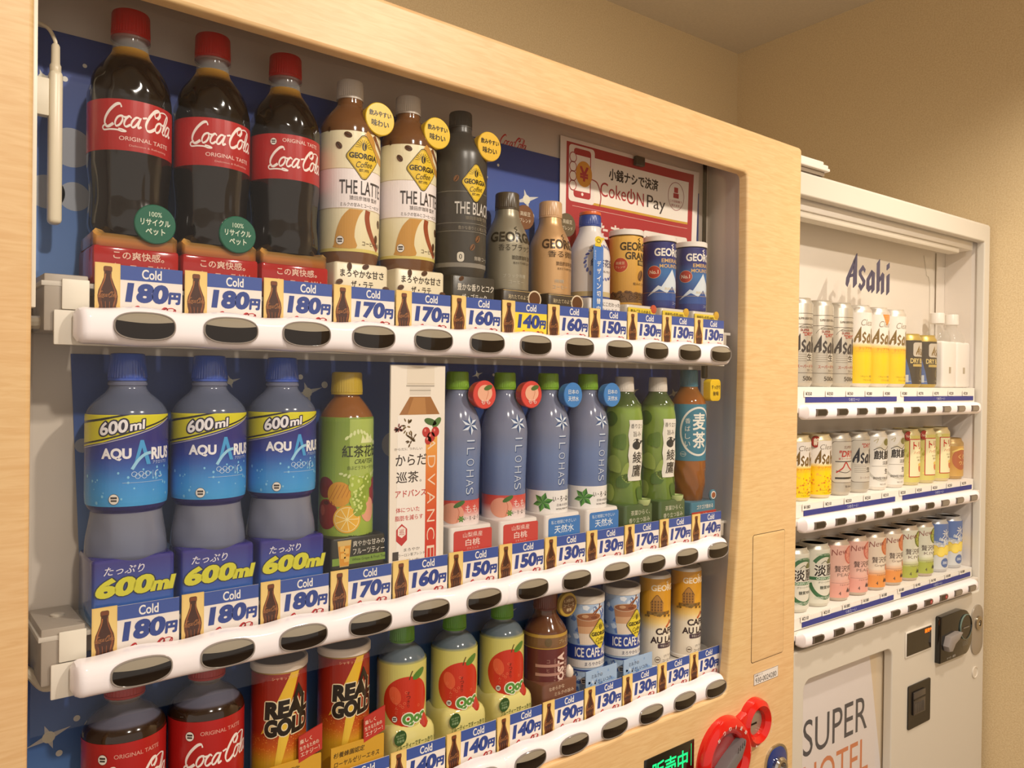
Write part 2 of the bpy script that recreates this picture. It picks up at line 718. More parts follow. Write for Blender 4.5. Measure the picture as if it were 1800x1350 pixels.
# lamp bar at the left with its cable
lamp = part(M().box(0.1222, 0.1335, 0.064, 0.078, 1.552, 1.693, (236, 224, 196), 0.0042, 3), 'lamp_bar', SATIN)
part(M().lathe([(0.0042, 1.690), (0.0048, 1.6915), (0.0048, 1.698), (0.0038, 1.700), (0.0036, 1.716), (0.0026, 1.718)], (226, 212, 184), 20, at=(0.1278, 0.071, 0), mm=False), 'cable_plug', SATIN, lamp)
part(M().tube([(0.1278, 0.071, 1.7165), (0.1270, 0.071, 1.722), (0.1215, 0.073, 1.732), (0.1100, 0.080, 1.738), (0.0990, 0.086, 1.739)], 0.0017, (226, 212, 184)), 'cable', SATIN, lamp)
part(M().box(0.1000, 0.1222, 0.066, 0.0755, 1.650, 1.684, (232, 222, 198), 0.0006), 'lamp_bracket', PAINT, lamp)


def bar_mesh(x0, x1, zc, xb, s, n_btn, hb, amp, ybk, depth, seam=None, nx=220, cap=0.012, bot=0.35):
    m = M()
    v, f = [], []
    K = 15
    for i in range(nx + 1):
        x = x0 + (x1 - x0) * (0.5 - 0.5 * math.cos(PI * i / nx)) if False else x0 + (x1 - x0) * i / nx
        e = min(x - x0, x1 - x, cap) / cap
        sc_ = math.sqrt(max(0.0, 1 - (1 - e) ** 2)) * 0.42 + 0.58 if e < 1 else 1.0
        dp = math.sqrt(max(0.0, 1 - (1 - e) ** 2)) * 0.9 + 0.1 if e < 1 else 1.0
        wv = math.cos(2 * PI * (x - xb) / s)
        if seam and abs(x - seam) < (x1 - x0) / nx * 0.6:
            dp *= 0.93
        for j in range(K):
            t = PI / 2 - PI * j / (K - 1)
            c, sn = max(0.0, math.cos(t)), math.sin(t)
            hh = (hb + amp * wv) if sn > 0 else (hb + amp * bot * wv)
            v.append((x, ybk - depth * dp * c ** 0.55, zc + sc_ * hh * math.copysign(abs(sn) ** 0.8, sn)))
        if i:
            a = (i - 1) * K
            for j in range(K - 1):
                f.append((a + j, a + j + 1, a + K + j + 1, a + K + j))
            f.append((a + K - 1, a, a + K, a + 2 * K - 1))
    f.append(tuple(range(K)))
    f.append(tuple(reversed(range(len(v) - K, len(v)))))
    m.add(v, f, lin((255, 248, 252)))
    return m


def button_mesh():
    m = M()
    a, b = 26.4, 13.0
    o_, i_ = sup(a, b, 48), sup(a - 1.5, b - 1.5, 48)
    v, f = [], []
    rows = [(o_, 0.9), (sup(a, b, 48), -0.6), (sup(a - 0.5, b - 0.5, 48), -1.2), (sup(a - 1.1, b - 1.1, 48), -1.2), (i_, -0.4)]
    for j, (lp, y) in enumerate(rows):
        for i, p in enumerate(lp):
            v.append((p[0] * 0.001, y * 0.001, p[1] * 0.001))
            if j:
                x, z = (j - 1) * 48 + i, (j - 1) * 48 + (i + 1) % 48
                f.append((x, z, z + 48, x + 48))
    m.add(v, f, lin((150, 140, 132)))
    A = Art()
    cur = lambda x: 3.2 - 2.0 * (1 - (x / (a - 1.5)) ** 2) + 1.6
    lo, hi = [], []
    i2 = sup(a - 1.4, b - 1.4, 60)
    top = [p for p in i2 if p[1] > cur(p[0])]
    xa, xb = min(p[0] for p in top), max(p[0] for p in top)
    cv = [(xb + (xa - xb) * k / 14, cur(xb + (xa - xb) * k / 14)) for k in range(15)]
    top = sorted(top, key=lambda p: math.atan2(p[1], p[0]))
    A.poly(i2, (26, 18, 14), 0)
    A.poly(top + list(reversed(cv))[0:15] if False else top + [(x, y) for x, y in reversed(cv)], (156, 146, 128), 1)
    m.art(A, lambda x, z, l: (x * 0.001, -0.0004 - 0.0016 * max(0, 1 - (x / a) ** 2 - (z / b) ** 2) - 0.00008 * l, z * 0.001), 5.0, 3.0)
    return m


btn0 = None
for r in range(3):
    zc = BAR[r]
    bar = part(bar_mesh(0.1353, (1.0790, 1.0780, 1.0718)[r], zc, X0, S, 12, 0.0172, 0.0015, 0.0215, 0.0195, seam=0.6178, nx=330, cap=(0.009, 0.009, 0.004)[r]), 'button_bar', GLOSS)
    for k in range(12):
        if btn0 is None:
            o = btn0 = button_mesh().build('selection_button', GLOSS, bar)
        else:
            o = btn0.copy()
            C.objects.link(o)
            o.parent = bar
        o.location = (X0 + S * k, 0.0012, zc + 0.0002)
    part(M().box(0.1212, 1.0905, 0.0262, 0.0290, zc - 0.0180, zc + 0.0128, (236, 228, 214), 0.0012), 'front_plate', PAINT)
    part(M().box(0.1120, 1.1100, 0.0295, 0.1050, SHELF[r] - 0.0045, SHELF[r], (214, 206, 194), 0.0006), 'shelf', PAINT)
    if r < 2:
        m = M().box(0.1140, 0.1490, 0.0300, 0.1045, zc - 0.0060, zc + 0.0445, (170, 158, 144), 0.0015)
        m.box(0.1275, 0.1495, 0.0270, 0.0296, zc + 0.0135, zc + 0.0405, (238, 230, 214), 0.0010)
        m.lathe([(0.006, 0.0), (0.006, 0.0015), (0.0045, 0.0022)], (196, 186, 170), 20, at=(0.1330, 0.070, zc + 0.0445), mm=False)
        part(m, 'shelf_bracket', PAINT)
        m = M().box(1.0795, 1.0885, 0.0270, 0.0296, zc + 0.0130, zc + 0.0400, (238, 230, 214), 0.0010)
        m.box(1.0795, 1.1000, 0.0300, 0.1040, zc + 0.0130, zc + 0.0379, (196, 184, 168), 0.0012)
        part(m, 'shelf_bracket', PAINT)
part(M().tube([(0.098, 0.07, 1.462), (0.112, 0.055, 1.460), (0.122, 0.045, 1.462)], 0.006, (206, 194, 172)), 'cable_sleeve', SATIN)
part(M().tube([(0.098, 0.085, 1.150), (0.110, 0.070, 1.142), (0.120, 0.060, 1.130), (0.128, 0.052, 1.131)], 0.0042, (226, 214, 190)), 'cable_sleeve', SATIN)
part(M().box(1.0640, 1.0730, 0.0460, 0.0540, 1.4195, 1.4500, (56, 48, 40), 0.002), 'shelf_clip', SATIN)

# lower front: access door, price display, coin return, lock
m = M()
m.prism(rr(1.1390, 0.9450, 1.2330, 1.1580, 0.004), -0.0008, 0.0005, (228, 192, 142), 0.0004)
part(m, 'access_door', WOOD)
m = M()
m.prism(offset_loop(rr(1.1390, 0.9450, 1.2330, 1.1580, 0.004), 0.0011), -0.0001, 0.0004, (70, 52, 34))
part(m, 'door_gap', PAPER)
disp = part(M().box(0.8735, 0.9890, -0.0012, 0.0020, 0.790, 0.8607, (5, 6, 6), 0.0010), 'display_window', GLOSS)
A = Art().t('販売中', 931, 836, 29, (40, 250, 190), 82, 0.02).rect(980.5, 822, 981.5, 856, (40, 250, 190))
part(M().flat(A, -0.0013), 'display_text', LEDG, disp)

coin = M()
RED, DRED = (214, 26, 18), (150, 14, 12)
for cx, cz, ro, ri in ((1.061, 0.811, 0.066, 0.040), (1.143, 0.847, 0.0400, 0.0205)):
    coin.lathe([(ro, -0.001), (ro, 0.006), (ro - 0.002, 0.012), (ro - 0.007, 0.016), ((ro + ri) / 2, 0.018), (ri + 0.006, 0.016), (ri + 0.001, 0.012), (ri, 0.004)], RED, 56, axis='y', at=(cx, 0, cz), mm=False, cap=False)
    coin.lathe([(ri + 0.0005, 0.0030), (ri + 0.0005, 0.0045)], DRED, 48, axis='y', at=(cx, 0, cz), mm=False)
coin.prism([(1.092, 0.866), (1.100, 0.868), (1.112, 0.872), (1.128, 0.812), (1.120, 0.806), (1.112, 0.790)][::-1], -0.013, 0.0005, RED, 0.003)
A = Art()
txt = 'おつり・返却'
for i, ch in enumerate(txt):
    g = R(128 - i * 17)
    A.t(ch, 1061 + 52.5 * math.cos(g), 811 + 52.5 * math.sin(g), 6.2, (240, 230, 222), 6.2 if ch != '・' else 1.4, 0.015, rot=g - PI / 2)
for i, ch in enumerate('コイン投入口'):
    g = R(18 - i * 10)
    A.t(ch, 1143 + 35.5 * math.cos(g), 847 + 35.5 * math.sin(g), 3.2, (240, 225, 215), 3.2, 0.0, rot=g - PI / 2)
for i, ch in enumerate('一枚ずつお入れ下さい'):
    g = R(-112 + i * 7.5)
    A.t(ch, 1143 + 34.5 * math.cos(g), 847 + 34.5 * math.sin(g), 2.8, (240, 225, 215), 2.8, 0.0, rot=g + PI / 2)
coin.flat(A, -0.0180)
cr = part(coin, 'coin_return', GLOSS)
m = M().lathe([(0.0205, 0.0046), (0.0205, 0.0054), (0.017, 0.0060)], (170, 158, 140), 40, axis='y', at=(1.143, 0, 0.847), mm=False)
m.box(1.1275, 1.1480, -0.0064, -0.0058, 0.8440, 0.8470, (20, 16, 14))
part(m, 'coin_slot', METAL, cr)
lv = M()
P = [(-0.034, -0.010), (-0.028, 0.004), (-0.012, 0.010), (0.014, 0.017), (0.038, 0.023), (0.032, 0.012), (0.020, 0.000), (0.004, -0.006), (-0.022, -0.034), (-0.031, -0.032)]
c_, s_ = math.cos(R(14)), math.sin(R(14))
lv.prism([(1.064 + x * c_ - z * s_, 0.806 + x * s_ + z * c_) for x, z in P][::-1], -0.024, -0.0046, (112, 106, 106), 0.003)
for i in range(4):
    q = 1.071 + i * 0.0055
    lv.box(q, q + 0.001, -0.0246, -0.0240, 0.823 + i * 0.0024, 0.831 + i * 0.0024, (70, 66, 66))
part(lv, 'return_lever', SATIN, cr)
m = M()
m.prism(rr(1.1850, 0.690, 1.2440, 0.7840, 0.026, 8), -0.0050, 0.0005, (28, 52, 120), 0.002)
lk = part(m, 'key_lock', GLOSS)
m = M()
m.lathe([(0.020, 0.0052), (0.020, 0.010), (0.017, 0.0135), (0.0125, 0.0135), (0.012, 0.008), (0.0, 0.0078)], (200, 198, 196), 40, axis='y', at=(1.2160, 0, 0.748), mm=False)
part(m, 'key_cylinder', CHROME, lk)
m = M()
o_ = rr(1.1815, 0.6865, 1.2475, 0.7875, 0.028, 8)
i_ = rr(1.1850, 0.690, 1.2440, 0.7840, 0.026, 8)
v = [(p[0], -0.0001, p[1]) for p in o_] + [(p[0], -0.0035, p[1]) for p in o_] + [(p[0], -0.0035, p[1]) for p in i_]
nn = len(o_)
m.add(v, [(j * nn + i, j * nn + (i + 1) % nn, (j + 1) * nn + (i + 1) % nn, (j + 1) * nn + i) for j in (0, 1) for i in range(nn)], lin((190, 186, 180)))
part(m, 'lock_rim', CHROME, lk)

# serial sticker on the wood
st = Art()
st.rect(1146.8, 905.2, 1218.6, 924.2, (60, 56, 70), 0).rect(1147.4, 905.8, 1218.0, 923.6, (232, 224, 216), 1)
st.t('設備コード', 1150, 920.6, 3.4, (60, 52, 50), 22, al='l').t('930-0024280', 1182, 912.2, 8.6, (52, 46, 44), 62, 0.0)
tag(M().box(1.1468, 1.2186, -0.0004, -0.0001, 0.9052, 0.9242, (232, 224, 216)).flat(st, -0.0005).build('serial_sticker', PAPER, F=F1), 'small white sticker with the number 930-0024280 below the wooden access door', 'sticker')


# ------------------------------------------------------------------ printed sheets behind the dummies
def star(a, x, y, r, col, rot=0.3, l=3):
    q = []
    for i in range(8):
        g = rot + PI / 4 * i
        rad = r if i % 2 == 0 else r * 0.2
        if i % 4 == 2:
            rad *= 0.62
        q.append((x + rad * math.cos(g), y + rad * math.sin(g)))
    a.poly(q, col, l)
    a.ell(x, y, r * 0.28, r * 0.28, (228, 222, 200), l + 1)


def sheet(x0, x1, z0, z1, stops, deco, label, skew=0.0):
    A = Art()
    A.grad(x0, x1, stops, 0)
    for k, x, y, r in deco:
        if k == 's':
            star(A, x, y, r, (206, 204, 200))
        elif k == 'd':
            A.ell(x, y, r, r, (226, 222, 210), 3)
        else:
            A.ell(x, y, r, r, (168, 174, 186), 1 if r > 8 else 2, 28)
    for i in range(len(A.P)):
        p, f, c, l = A.P[i]
        A.P[i] = ([(px + skew * (py - z1) / (z0 - z1) * (x1 - px) / (x1 - x0), py) for px, py in p], f, c, l)
    m = M().flat(A, 0.1046)
    m.box((x0 + skew) * 0.001, x1 * 0.001, 0.1047, 0.1053, z0 * 0.001, z1 * 0.001, (40, 50, 100))
    o = m.build('backdrop_sheet', PAPER, F=F1)
    return tag(o, label, 'backdrop', 'starry backdrop sheets')


sheet(100, 1118, 1497, 1743, [(1497, (104, 144, 206)), (1570, (86, 126, 192)), (1640, (62, 94, 168)), (1700, (46, 70, 142)), (1743, (40, 60, 128))],
      [('s', 122, 1696, 12), ('s', 214, 1686, 15), ('d', 158, 1716, 2), ('d', 141, 1699, 2.6), ('d', 262, 1663, 3), ('b', 147, 1634, 19), ('b', 126, 1588, 16), ('b', 150, 1587, 14), ('b', 300, 1640, 5),
       ('b', 292, 1604, 9), ('b', 360, 1600, 12), ('s', 724, 1672, 24), ('d', 765, 1669, 4), ('d', 672, 1712, 2), ('d', 652, 1692, 2.2), ('d', 734, 1650, 5), ('b', 590, 1610, 12), ('d', 280, 1711, 2)],
      'blue starry backdrop sheet behind the top row of bottles')
sheet(148, 1130, 1184, 1434, [(1184, (112, 148, 200)), (1250, (104, 140, 196)), (1330, (76, 112, 180)), (1390, (52, 80, 150)), (1434, (44, 66, 134))],
      [('d', 283, 1424, 2.4), ('s', 302, 1408, 12), ('b', 155, 1344, 7), ('d', 384, 1414, 3), ('s', 392, 1396, 20), ('d', 414, 1405, 4), ('b', 452, 1362, 20), ('b', 456, 1270, 22), ('b', 446, 1300, 8),
       ('b', 506, 1330, 16), ('s', 640, 1420, 10), ('s', 956, 1397, 13), ('s', 1056, 1393, 15), ('d', 668, 1420, 2), ('b', 298, 1300, 14), ('b', 300, 1240, 12), ('s', 838, 1410, 10)],
      'blue starry backdrop sheet behind the middle row of bottles', skew=11)
sheet(100, 1100, 963, 1140, [(963, (110, 152, 206)), (1010, (96, 138, 196)), (1060, (70, 110, 176)), (1110, (52, 82, 152)), (1140, (46, 70, 138))],
      [('s', 132, 1064, 20), ('d', 156, 1076, 3), ('d', 141, 1046, 3), ('s', 268, 1110, 16), ('s', 700, 1082, 16), ('s', 790, 1076, 14), ('d', 352, 1118, 4), ('b', 420, 1040, 9), ('b', 340, 1050, 8), ('s', 520, 1096, 10), ('b', 122, 1010, 20)],
      'blue starry backdrop sheet behind the bottom row of bottles and cans')

# payment poster hung at the right of the top row
A = Art()
RD = (172, 46, 50)
A.rect(786.5, 1500, 1110, 1776.8, (236, 226, 216), 0).rect(799, 1512, 1097, 1771, RD, 1)
A.rect(810, 1687, 1085, 1756, (240, 230, 216), 2)
A.rect(850, 1683.5, 1085, 1687, (206, 160, 60), 2)
A.rrect(804, 1683, 858, 1768, 6, (236, 224, 214), 3)
A.rrect(814, 1690, 850, 1764, 5, RD, 4).rrect(816, 1692, 848, 1762, 4, (238, 226, 214), 5).rect(816, 1692, 848, 1700, RD, 6).rect(816, 1754, 848, 1762, RD, 6)
A.ell(832, 1696, 2.4, 2.4, (238, 226, 214), 7)
A.ell(835, 1727, 17, 19.5, (214, 146, 50), 9, 28).t('¥', 835, 1727, 21, RD, 17, 0.03, l=10)
for i in range(4):
    A.ring(812, 1749 - i * 14, 7.5, 8, 1.3, RD, 8).ell(812, 1749 - i * 14, 6.6, 7.1, (238, 226, 214), 7)
A.stroke([(850, 1722), (864, 1718), (872, 1700), (870, 1684)], 1.6, RD, 8)
A.t('小銭ナシで決済', 948, 1737.5, 18, (46, 36, 34), 116, 0.03, l=4)
A.t('Coke', 900, 1711, 22, RD, 58, 0.0, l=4)
A.ring(941, 1708.5, 10, 11, 3, RD, 4, a0=R(115), a1=R(425)).rect(939.6, 1706, 942.4, 1722, RD, 4)
A.t('N', 963, 1708.5, 21, RD, 17, 0.0, l=4).t('Pay', 1002, 1705.5, 27, (60, 50, 48), 46, 0.0, l=4)
A.ring(1053, 1727, 21, 24, 0.9, (150, 50, 50), 4).rect(1048, 1733, 1058, 1742, RD, 4).rect(1046, 1724, 1060, 1732, RD, 4).t('この自販機で', 1053, 1718.5, 4.2, RD, 32, 0.0, l=4).t('使えます。', 1053, 1711.5, 4.2, RD, 24, 0.0, l=4)
A.rect(812, 1676, 1085, 1676.7, (224, 180, 170), 3)
A.t('またまるト', 905, 1646, 24, (236, 220, 208), 128, 0.03, l=4)
A.rrect(972, 1600, 1085, 1660, 4, (238, 228, 216), 3).rect(978, 1647, 1002, 1651, (50, 40, 38), 4).rect(1006, 1645, 1040, 1652, (50, 40, 38), 4).rect(978, 1640, 1050, 1642, (90, 80, 76), 4)


def curl(px, pz, l):
    """the right edge of the paper bows a little towards the viewer and the lower corner pulls in"""
    u = (px - 786.5) / 323.5
    d = max(0.0, u - 0.72) / 0.28
    return (px * 0.001 - 0.010 * d * max(0, (1776 - pz) / 276) ** 0.6, 0.1022 - 0.0040 * d * d - 0.00012 * l, pz * 0.001)


m = M().art(A, curl, 12.0, 30.0)
pay = tag(m.build('payment_poster', PAPER, F=F1), 'red and white smartphone payment poster hanging at the right end of the top row', 'poster')
tag(M().box(0.9440, 0.9640, 0.0930, 0.1010, 1.7600, 1.7750, (66, 60, 54), 0.0015).build('poster_clip', SATIN, F=F1), 'small black clip holding the top edge of the red payment poster', 'clip')


# ------------------------------------------------------------------ shared lettering and emblems
def cola_script(col, l=0):
    """flowing script word, about 100 wide and 38 tall, centred"""
    a = Art()
    T = []

    def st(pts, w, w2=1.2):
        T.append(([((x + 0.22 * y) * 1.0, y) for x, y in pts], w * 1.12, w2 * 1.5))
    st([(22, 30), (19, 35), (13, 34), (5, 24), (1, 12), (3, 2), (9, -1), (16, 4)], 4.2, 1.0)
    st([(5, 3), (0, -1), (3, -6), (13, -5.5), (24, -6), (31, -8), (37, -7.5), (31, -5), (25, -4)], 2.4, 1.3)
    st([(25, 17), (20, 14), (18, 6), (21, 0), (26, 3), (28, 11), (25, 17), (29, 15), (33, 15)], 3.0, 1.1)
    st([(40, 14), (36, 17), (32, 11), (32, 3), (36, 0), (41, 4)], 3.2, 1.1)
    st([(51, 16), (46, 16), (42, 8), (43, 1), (47, 1), (51, 9), (53, 17), (52, 6), (53, 0), (57, 3)], 3.0, 1.1)
    st([(56, 17), (62, 19)], 2.6, 2.4)
    st([(79, 22), (83, 29), (80, 35), (73, 34), (66, 22), (63, 9), (66, 0), (72, -1), (79, 5)], 4.2, 1.0)
    st([(80, 35), (73, 30), (76, 23), (81, 28), (82, 34), (92, 36), (101, 32)], 1.9, 1.1)
    st([(86, 17), (81, 14), (79, 6), (82, 0), (87, 3), (89, 11), (86, 17), (91, 15), (94, 16)], 3.0, 1.1)
    st([(93, 3), (98, 16), (101, 29), (99, 33), (96, 26), (94, 10), (95, 1), (99, 1)], 2.8, 1.1)
    st([(109, 16), (104, 16), (100, 8), (101, 1), (105, 1), (109, 9), (111, 17), (110, 6), (111, 0), (115, 3)], 3.0, 1.1)
    for p, w, w2 in T:
        a.stroke([(x - 59, y - 13) for x, y in p], w, col, l, 4, w2, pen=R(115))
    return a


CS_W = cola_script((238, 226, 220))
CS_R = cola_script((196, 40, 46))
CS_G = cola_script((170, 110, 60))
part(M().flat(Art().put(CS_R, 700, 1748, 0.42), 0.1058), 'panel_lettering', PAPER)


def asahi_logo(col):
    a = Art()
    P = [[(30, -2), (44, 12), (44, 105), (30, 80)], [(0, 5), (2, 24), (40, 98), (44, 105), (38, 76), (16, 32), (13, 16), (6, -2)], [(14, 28), (32, 34), (32, 42), (18, 36)],
         [(58, 15), (52, 5), (62, -8), (78, 12), (80, 25), (64, 42), (62, 50), (70, 58), (78, 50), (80, 60), (70, 72), (54, 52), (54, 40), (70, 20), (68, 12), (63, 8)],
         [(108, -10), (120, 2), (120, 55), (108, 62)], [(108, 62), (86, 30), (86, 2), (95, -8), (108, 5), (108, 15), (98, 10), (97, 28), (108, 48)],
         [(130, -10), (142, 2), (142, 100), (130, 85)], [(150, -10), (162, 0), (162, 55), (150, 45)], [(142, 40), (156, 60), (162, 55), (142, 28)],
         [(174, -10), (186, 2), (186, 60), (174, 50)], [(174, 70), (186, 80), (186, 95), (174, 85)]]
    for p in P:
        q = [(x - 93, y - 45) for x, y in p]
        a.poly(q, col, 0).stroke(q + [q[0]], 3.0, col, 0.2, sm=False)
    return a


LOGO_K = asahi_logo((48, 46, 52))
LOGO_N = asahi_logo((66, 64, 90))
LOGO_G = asahi_logo((120, 92, 40))


def bean(a, x, y, r, rot=0.6, l=3, col=(92, 58, 34)):
    a.ell(x, y, r, r * 0.68, col, l, 14, rot)
    a.stroke([(x - r * 0.8 * math.cos(rot), y - r * 0.8 * math.sin(rot)), (x + r * 0.1, y - r * 0.1), (x + r * 0.8 * math.cos(rot), y + r * 0.8 * math.sin(rot))], r * 0.22, (52, 32, 20), l + 1, 3)


def diamond(k=1.0, ye=(226, 190, 52)):
    """coffee emblem: rounded yellow diamond, about 40 x 49"""
    a = Art()

    def d(s):
        q = []
        for cx, cy, g in ((14.5, 0, 0), (0, 19, 90), (-14.5, 0, 180), (0, -19, 270)):
            for j in range(5):
                t = R(g - 40 + 20 * j)
                q.append(((cx + 5 * math.cos(t)) * s, (cy + 5 * math.sin(t)) * s))
        return q
    a.poly(d(1.0), (48, 40, 24), 0).poly(d(0.955), ye, 1).poly(d(0.92), (70, 58, 30), 2).poly(d(0.905), ye, 3)
    for i in range(11):
        g = R(20 + i * 14)
        a.stroke([(4.4 * math.cos(g), 9 + 5.2 * math.sin(g)), (10.5 * math.cos(g), 6 + 12.5 * math.sin(g))], 0.5, (80, 62, 24), 4, sm=False)
    a.ell(0, 11.5, 2.7, 4.3, (48, 38, 20), 5).stroke([(0.4, 7.8), (-0.6, 11.5), (0.5, 15.4)], 0.7, ye, 6)
    a.t('GEORGIA', 0, 1.2, 5.6, (46, 38, 22), 32, 0.035, l=5)
    a.t('Coffee', 0.5, -7.6, 6.4, (46, 38, 22), 19, 0.0, sh=0.3, rot=R(6), l=5)
    a.t('EST.1975', 0, -14.2, 2.7, (60, 46, 24), 11, 0.02, l=5)
    b = Art()
    return b.put(a, k=k)


DIA = diamond()


def mark(a, x, y, r=3.6, l=4):
    a.ell(x, y, r, r * 1.1, (60, 50, 46), l).ell(x, y, r * 0.92, r * 1.02, (234, 226, 216), l + 1)
    a.rect(x - r * 0.6, y + r * 0.1, x + r * 0.6, y + r * 0.5, (60, 50, 46), l + 2).rect(x - r * 0.55, y - r * 0.45, x + r * 0.55, y - r * 0.1, (60, 50, 46), l + 2)
    return a


# ------------------------------------------------------------------ price cards
def cola_picture():
    a = Art()
    a.rrect(-37, -54, -16, 1, 2.4, (236, 200, 120), 1)
    a.grad(-36, -17, [(-53, (226, 176, 96)), (-20, (240, 208, 130)), (0, (238, 204, 124))], 2)
    pr = [(2.6, -2), (3.6, -3), (3.6, -6), (3.0, -7.5), (3.2, -12), (5.2, -18), (7.6, -24), (8.4, -29), (8.0, -34), (7.0, -38), (7.6, -43), (8.3, -49), (7.6, -54)]
    for sc_, col, l in ((1.0, (98, 50, 22), 3), (0.62, (66, 30, 14), 4)):
        a.poly([(-26.5 + x * sc_, y) for x, y in pr] + [(-26.5 - x * sc_, y) for x, y in reversed(pr)], col, l)
    a.rect(-29.6, -6, -23.4, -2.4, (120, 62, 28), 5)
    a.stroke([(-28.4, -9), (-29.4, -15), (-32.4, -23), (-33.2, -29)], 1.0, (170, 104, 52), 5)
    a.stroke([(-24.4, -9), (-23.4, -16), (-20.6, -24), (-20.0, -30), (-21.6, -38)], 0.8, (150, 84, 40), 5)
    for dx in (-5.4, -2, 1.6, 5.2):
        a.stroke([(-26.5 + dx, -34), (-26.5 + dx * 0.86, -40), (-26.5 + dx, -52)], 0.5, (150, 84, 40), 5)
    a.put(CS_G, -26.5, -28.0, 0.135, 6)
    return a


PIC = cola_picture()
BLUE = (58, 84, 160)
_card = {}


def card(r, k, price, label, yellow=False):
    key = (price, yellow)
    loc = (X0 + S * k, 0.0250, CARDTOP[r])
    if key in _card:
        return dup(_card[key], loc, label, group='price cards on the button bars')
    t = thing('price_card', label, 'price card', loc, group='price cards on the button bars')
    m = M().box(-0.0160, 0.0385, -0.0002, 0.0006, -0.0545, 0.0, (236, 226, 216))
    a = Art()
    pb = (246, 214, 60) if yellow else (240, 230, 222)
    a.rect(-16, -54.5, 38.5, 0, pb, 0).rect(-16, -13.2, 38.5, 0, BLUE, 1)
    a.t('Cold', 11, -6.7, 8.6, (240, 236, 232), 17, 0.02)
    a.t(price, 7.6, -24.4, 15.6, (44, 66, 140), 34.0, 0.055, sh=0.12)
    a.t('円', 31.4, -27.4, 10.0, (44, 66, 140), 9.4, 0.06, sh=0.08)
    a.put(CS_R, 13, -46.0, 0.40, 2)
    m.flat(a, -0.0003)
    m.build('price_label', PAPER, t)
    m = M().box(-0.0370, -0.0160, 0.0, 0.0008, -0.0545, 0.0010, (236, 200, 120))
    m.flat(PIC, -0.0002)
    m.build('bottle_picture', PAPER, t)
    _card[key] = t
    return t


PR = [['180', '180', '180', '170', '170', '160', '140', '160', '150', '130', '130', '130'],
      ['180', '180', '180', '170', '160', '150', '150', '130', '130', '170', '170', '140'],
      [None, None, None, '130', '140', '140', '140', '190', '130', '130', '130', '130']]
UNDER = [['leftmost cola bottle', 'second cola bottle', 'third cola bottle', 'left latte bottle', 'right latte bottle', 'charcoal black coffee bottle', 'grey aluminium coffee bottle', 'tan aluminium coffee bottle',
          'white milk tea bottle with a blue strip', 'gold coffee can', 'left blue mountain coffee can', 'right blue mountain coffee can'],
         ['leftmost blue sports drink bottle', 'second blue sports drink bottle', 'third blue sports drink bottle', 'green fruit tea bottle', 'flat white tea board', 'left peach water bottle', 'right peach water bottle',
          'left spring water bottle', 'right spring water bottle', 'left green tea bottle', 'right green tea bottle', 'teal barley tea bottle'],
         ['', '', '', 'right red and gold energy can', 'left apple drink bottle', 'middle apple drink bottle', 'right apple drink bottle', 'maroon coffee bottle', 'left iced cafe au lait can', 'right iced cafe au lait can',
          'left yellow cafe au lait can', 'right yellow cafe au lait can']]
for r in range(3):
    for k in range(12):
        if PR[r][k]:
            yl = r == 0 and k == 6
            card(r, k, PR[r][k], ('yellow ' if yl else 'white ') + PR[r][k] + ' yen card in front of the ' + UNDER[r][k], yl)


# ------------------------------------------------------------------ bottle pieces
def prof_r(pr):
    """radius as a function of height for a bottom-to-top profile"""
    def fn(z):
        for (r0, z0), (r1, z1) in zip(pr, pr[1:]):
            if z0 <= z <= z1 and z1 > z0:
                return r0 + (r1 - r0) * (z - z0) / (z1 - z0)
        return pr[0][0] if z < pr[0][1] else pr[-1][0]
    return fn


def soft(pr, n=4):
    """smooth curve through profile points, with tangents that follow the spacing"""
    N = len(pr)
    d = [math.dist(a, b) or 1e-6 for a, b in zip(pr, pr[1:])]
    tg = []
    for i in range(N):
        if 0 < i < N - 1:
            s0 = [(pr[i][k] - pr[i - 1][k]) / d[i - 1] for k in (0, 1)]
            s1 = [(pr[i + 1][k] - pr[i][k]) / d[i] for k in (0, 1)]
            tg.append([2 * s0[k] * s1[k] / (s0[k] + s1[k]) if s0[k] * s1[k] > 0 else 0.0 for k in (0, 1)])
        else:
            j = min(i, N - 2)
            tg.append([(pr[j + 1][k] - pr[j][k]) / d[j] for k in (0, 1)])
    out = []
    for i in range(N - 1):
        m = n if d[i] < 25 else n * 3
        for q in range(m):
            t = q / m
            h0, h1, h2, h3 = 2 * t ** 3 - 3 * t * t + 1, t ** 3 - 2 * t * t + t, -2 * t ** 3 + 3 * t * t, t ** 3 - t * t
            out.append(tuple(h0 * pr[i][k] + h1 * d[i] * tg[i][k] + h2 * pr[i + 1][k] + h3 * d[i] * tg[i + 1][k] for k in (0, 1)))
    out.append(tuple(pr[-1]))
    return out


def ramp(stops):
    def fn(z):
        for (z0, c0), (z1, c1) in zip(stops, stops[1:]):
            if z <= z1:
                t = min(1, max(0, (z - z0) / (z1 - z0)))
                return tuple(a + (b - a) * t for a, b in zip(c0, c1))
        return stops[-1][1]
    return fn


def cap_mesh(r0, r1, z0, z1, col, zb, ribs=True):
    m = M()
    rb = (lambda a, z: 0.22 * (1 if math.cos(40 * a) > 0 else -1) if z0 + 2.5 < z < z1 - 2.0 else 0.0) if ribs else None
    m.lathe([(r0 - 0.6, z0), (r0, z0 + 0.3), (r0, z0 + 2.4), (r0 - 0.5, z0 + 2.6), (r0 - 0.2, z0 + 3.0), (r1, z1 - 2.2), (r1 - 0.6, z1 - 0.6), (r1 - 1.8, z1), (0.5, z1)], col, 80, zoff=zb, mod=rb)
    return m


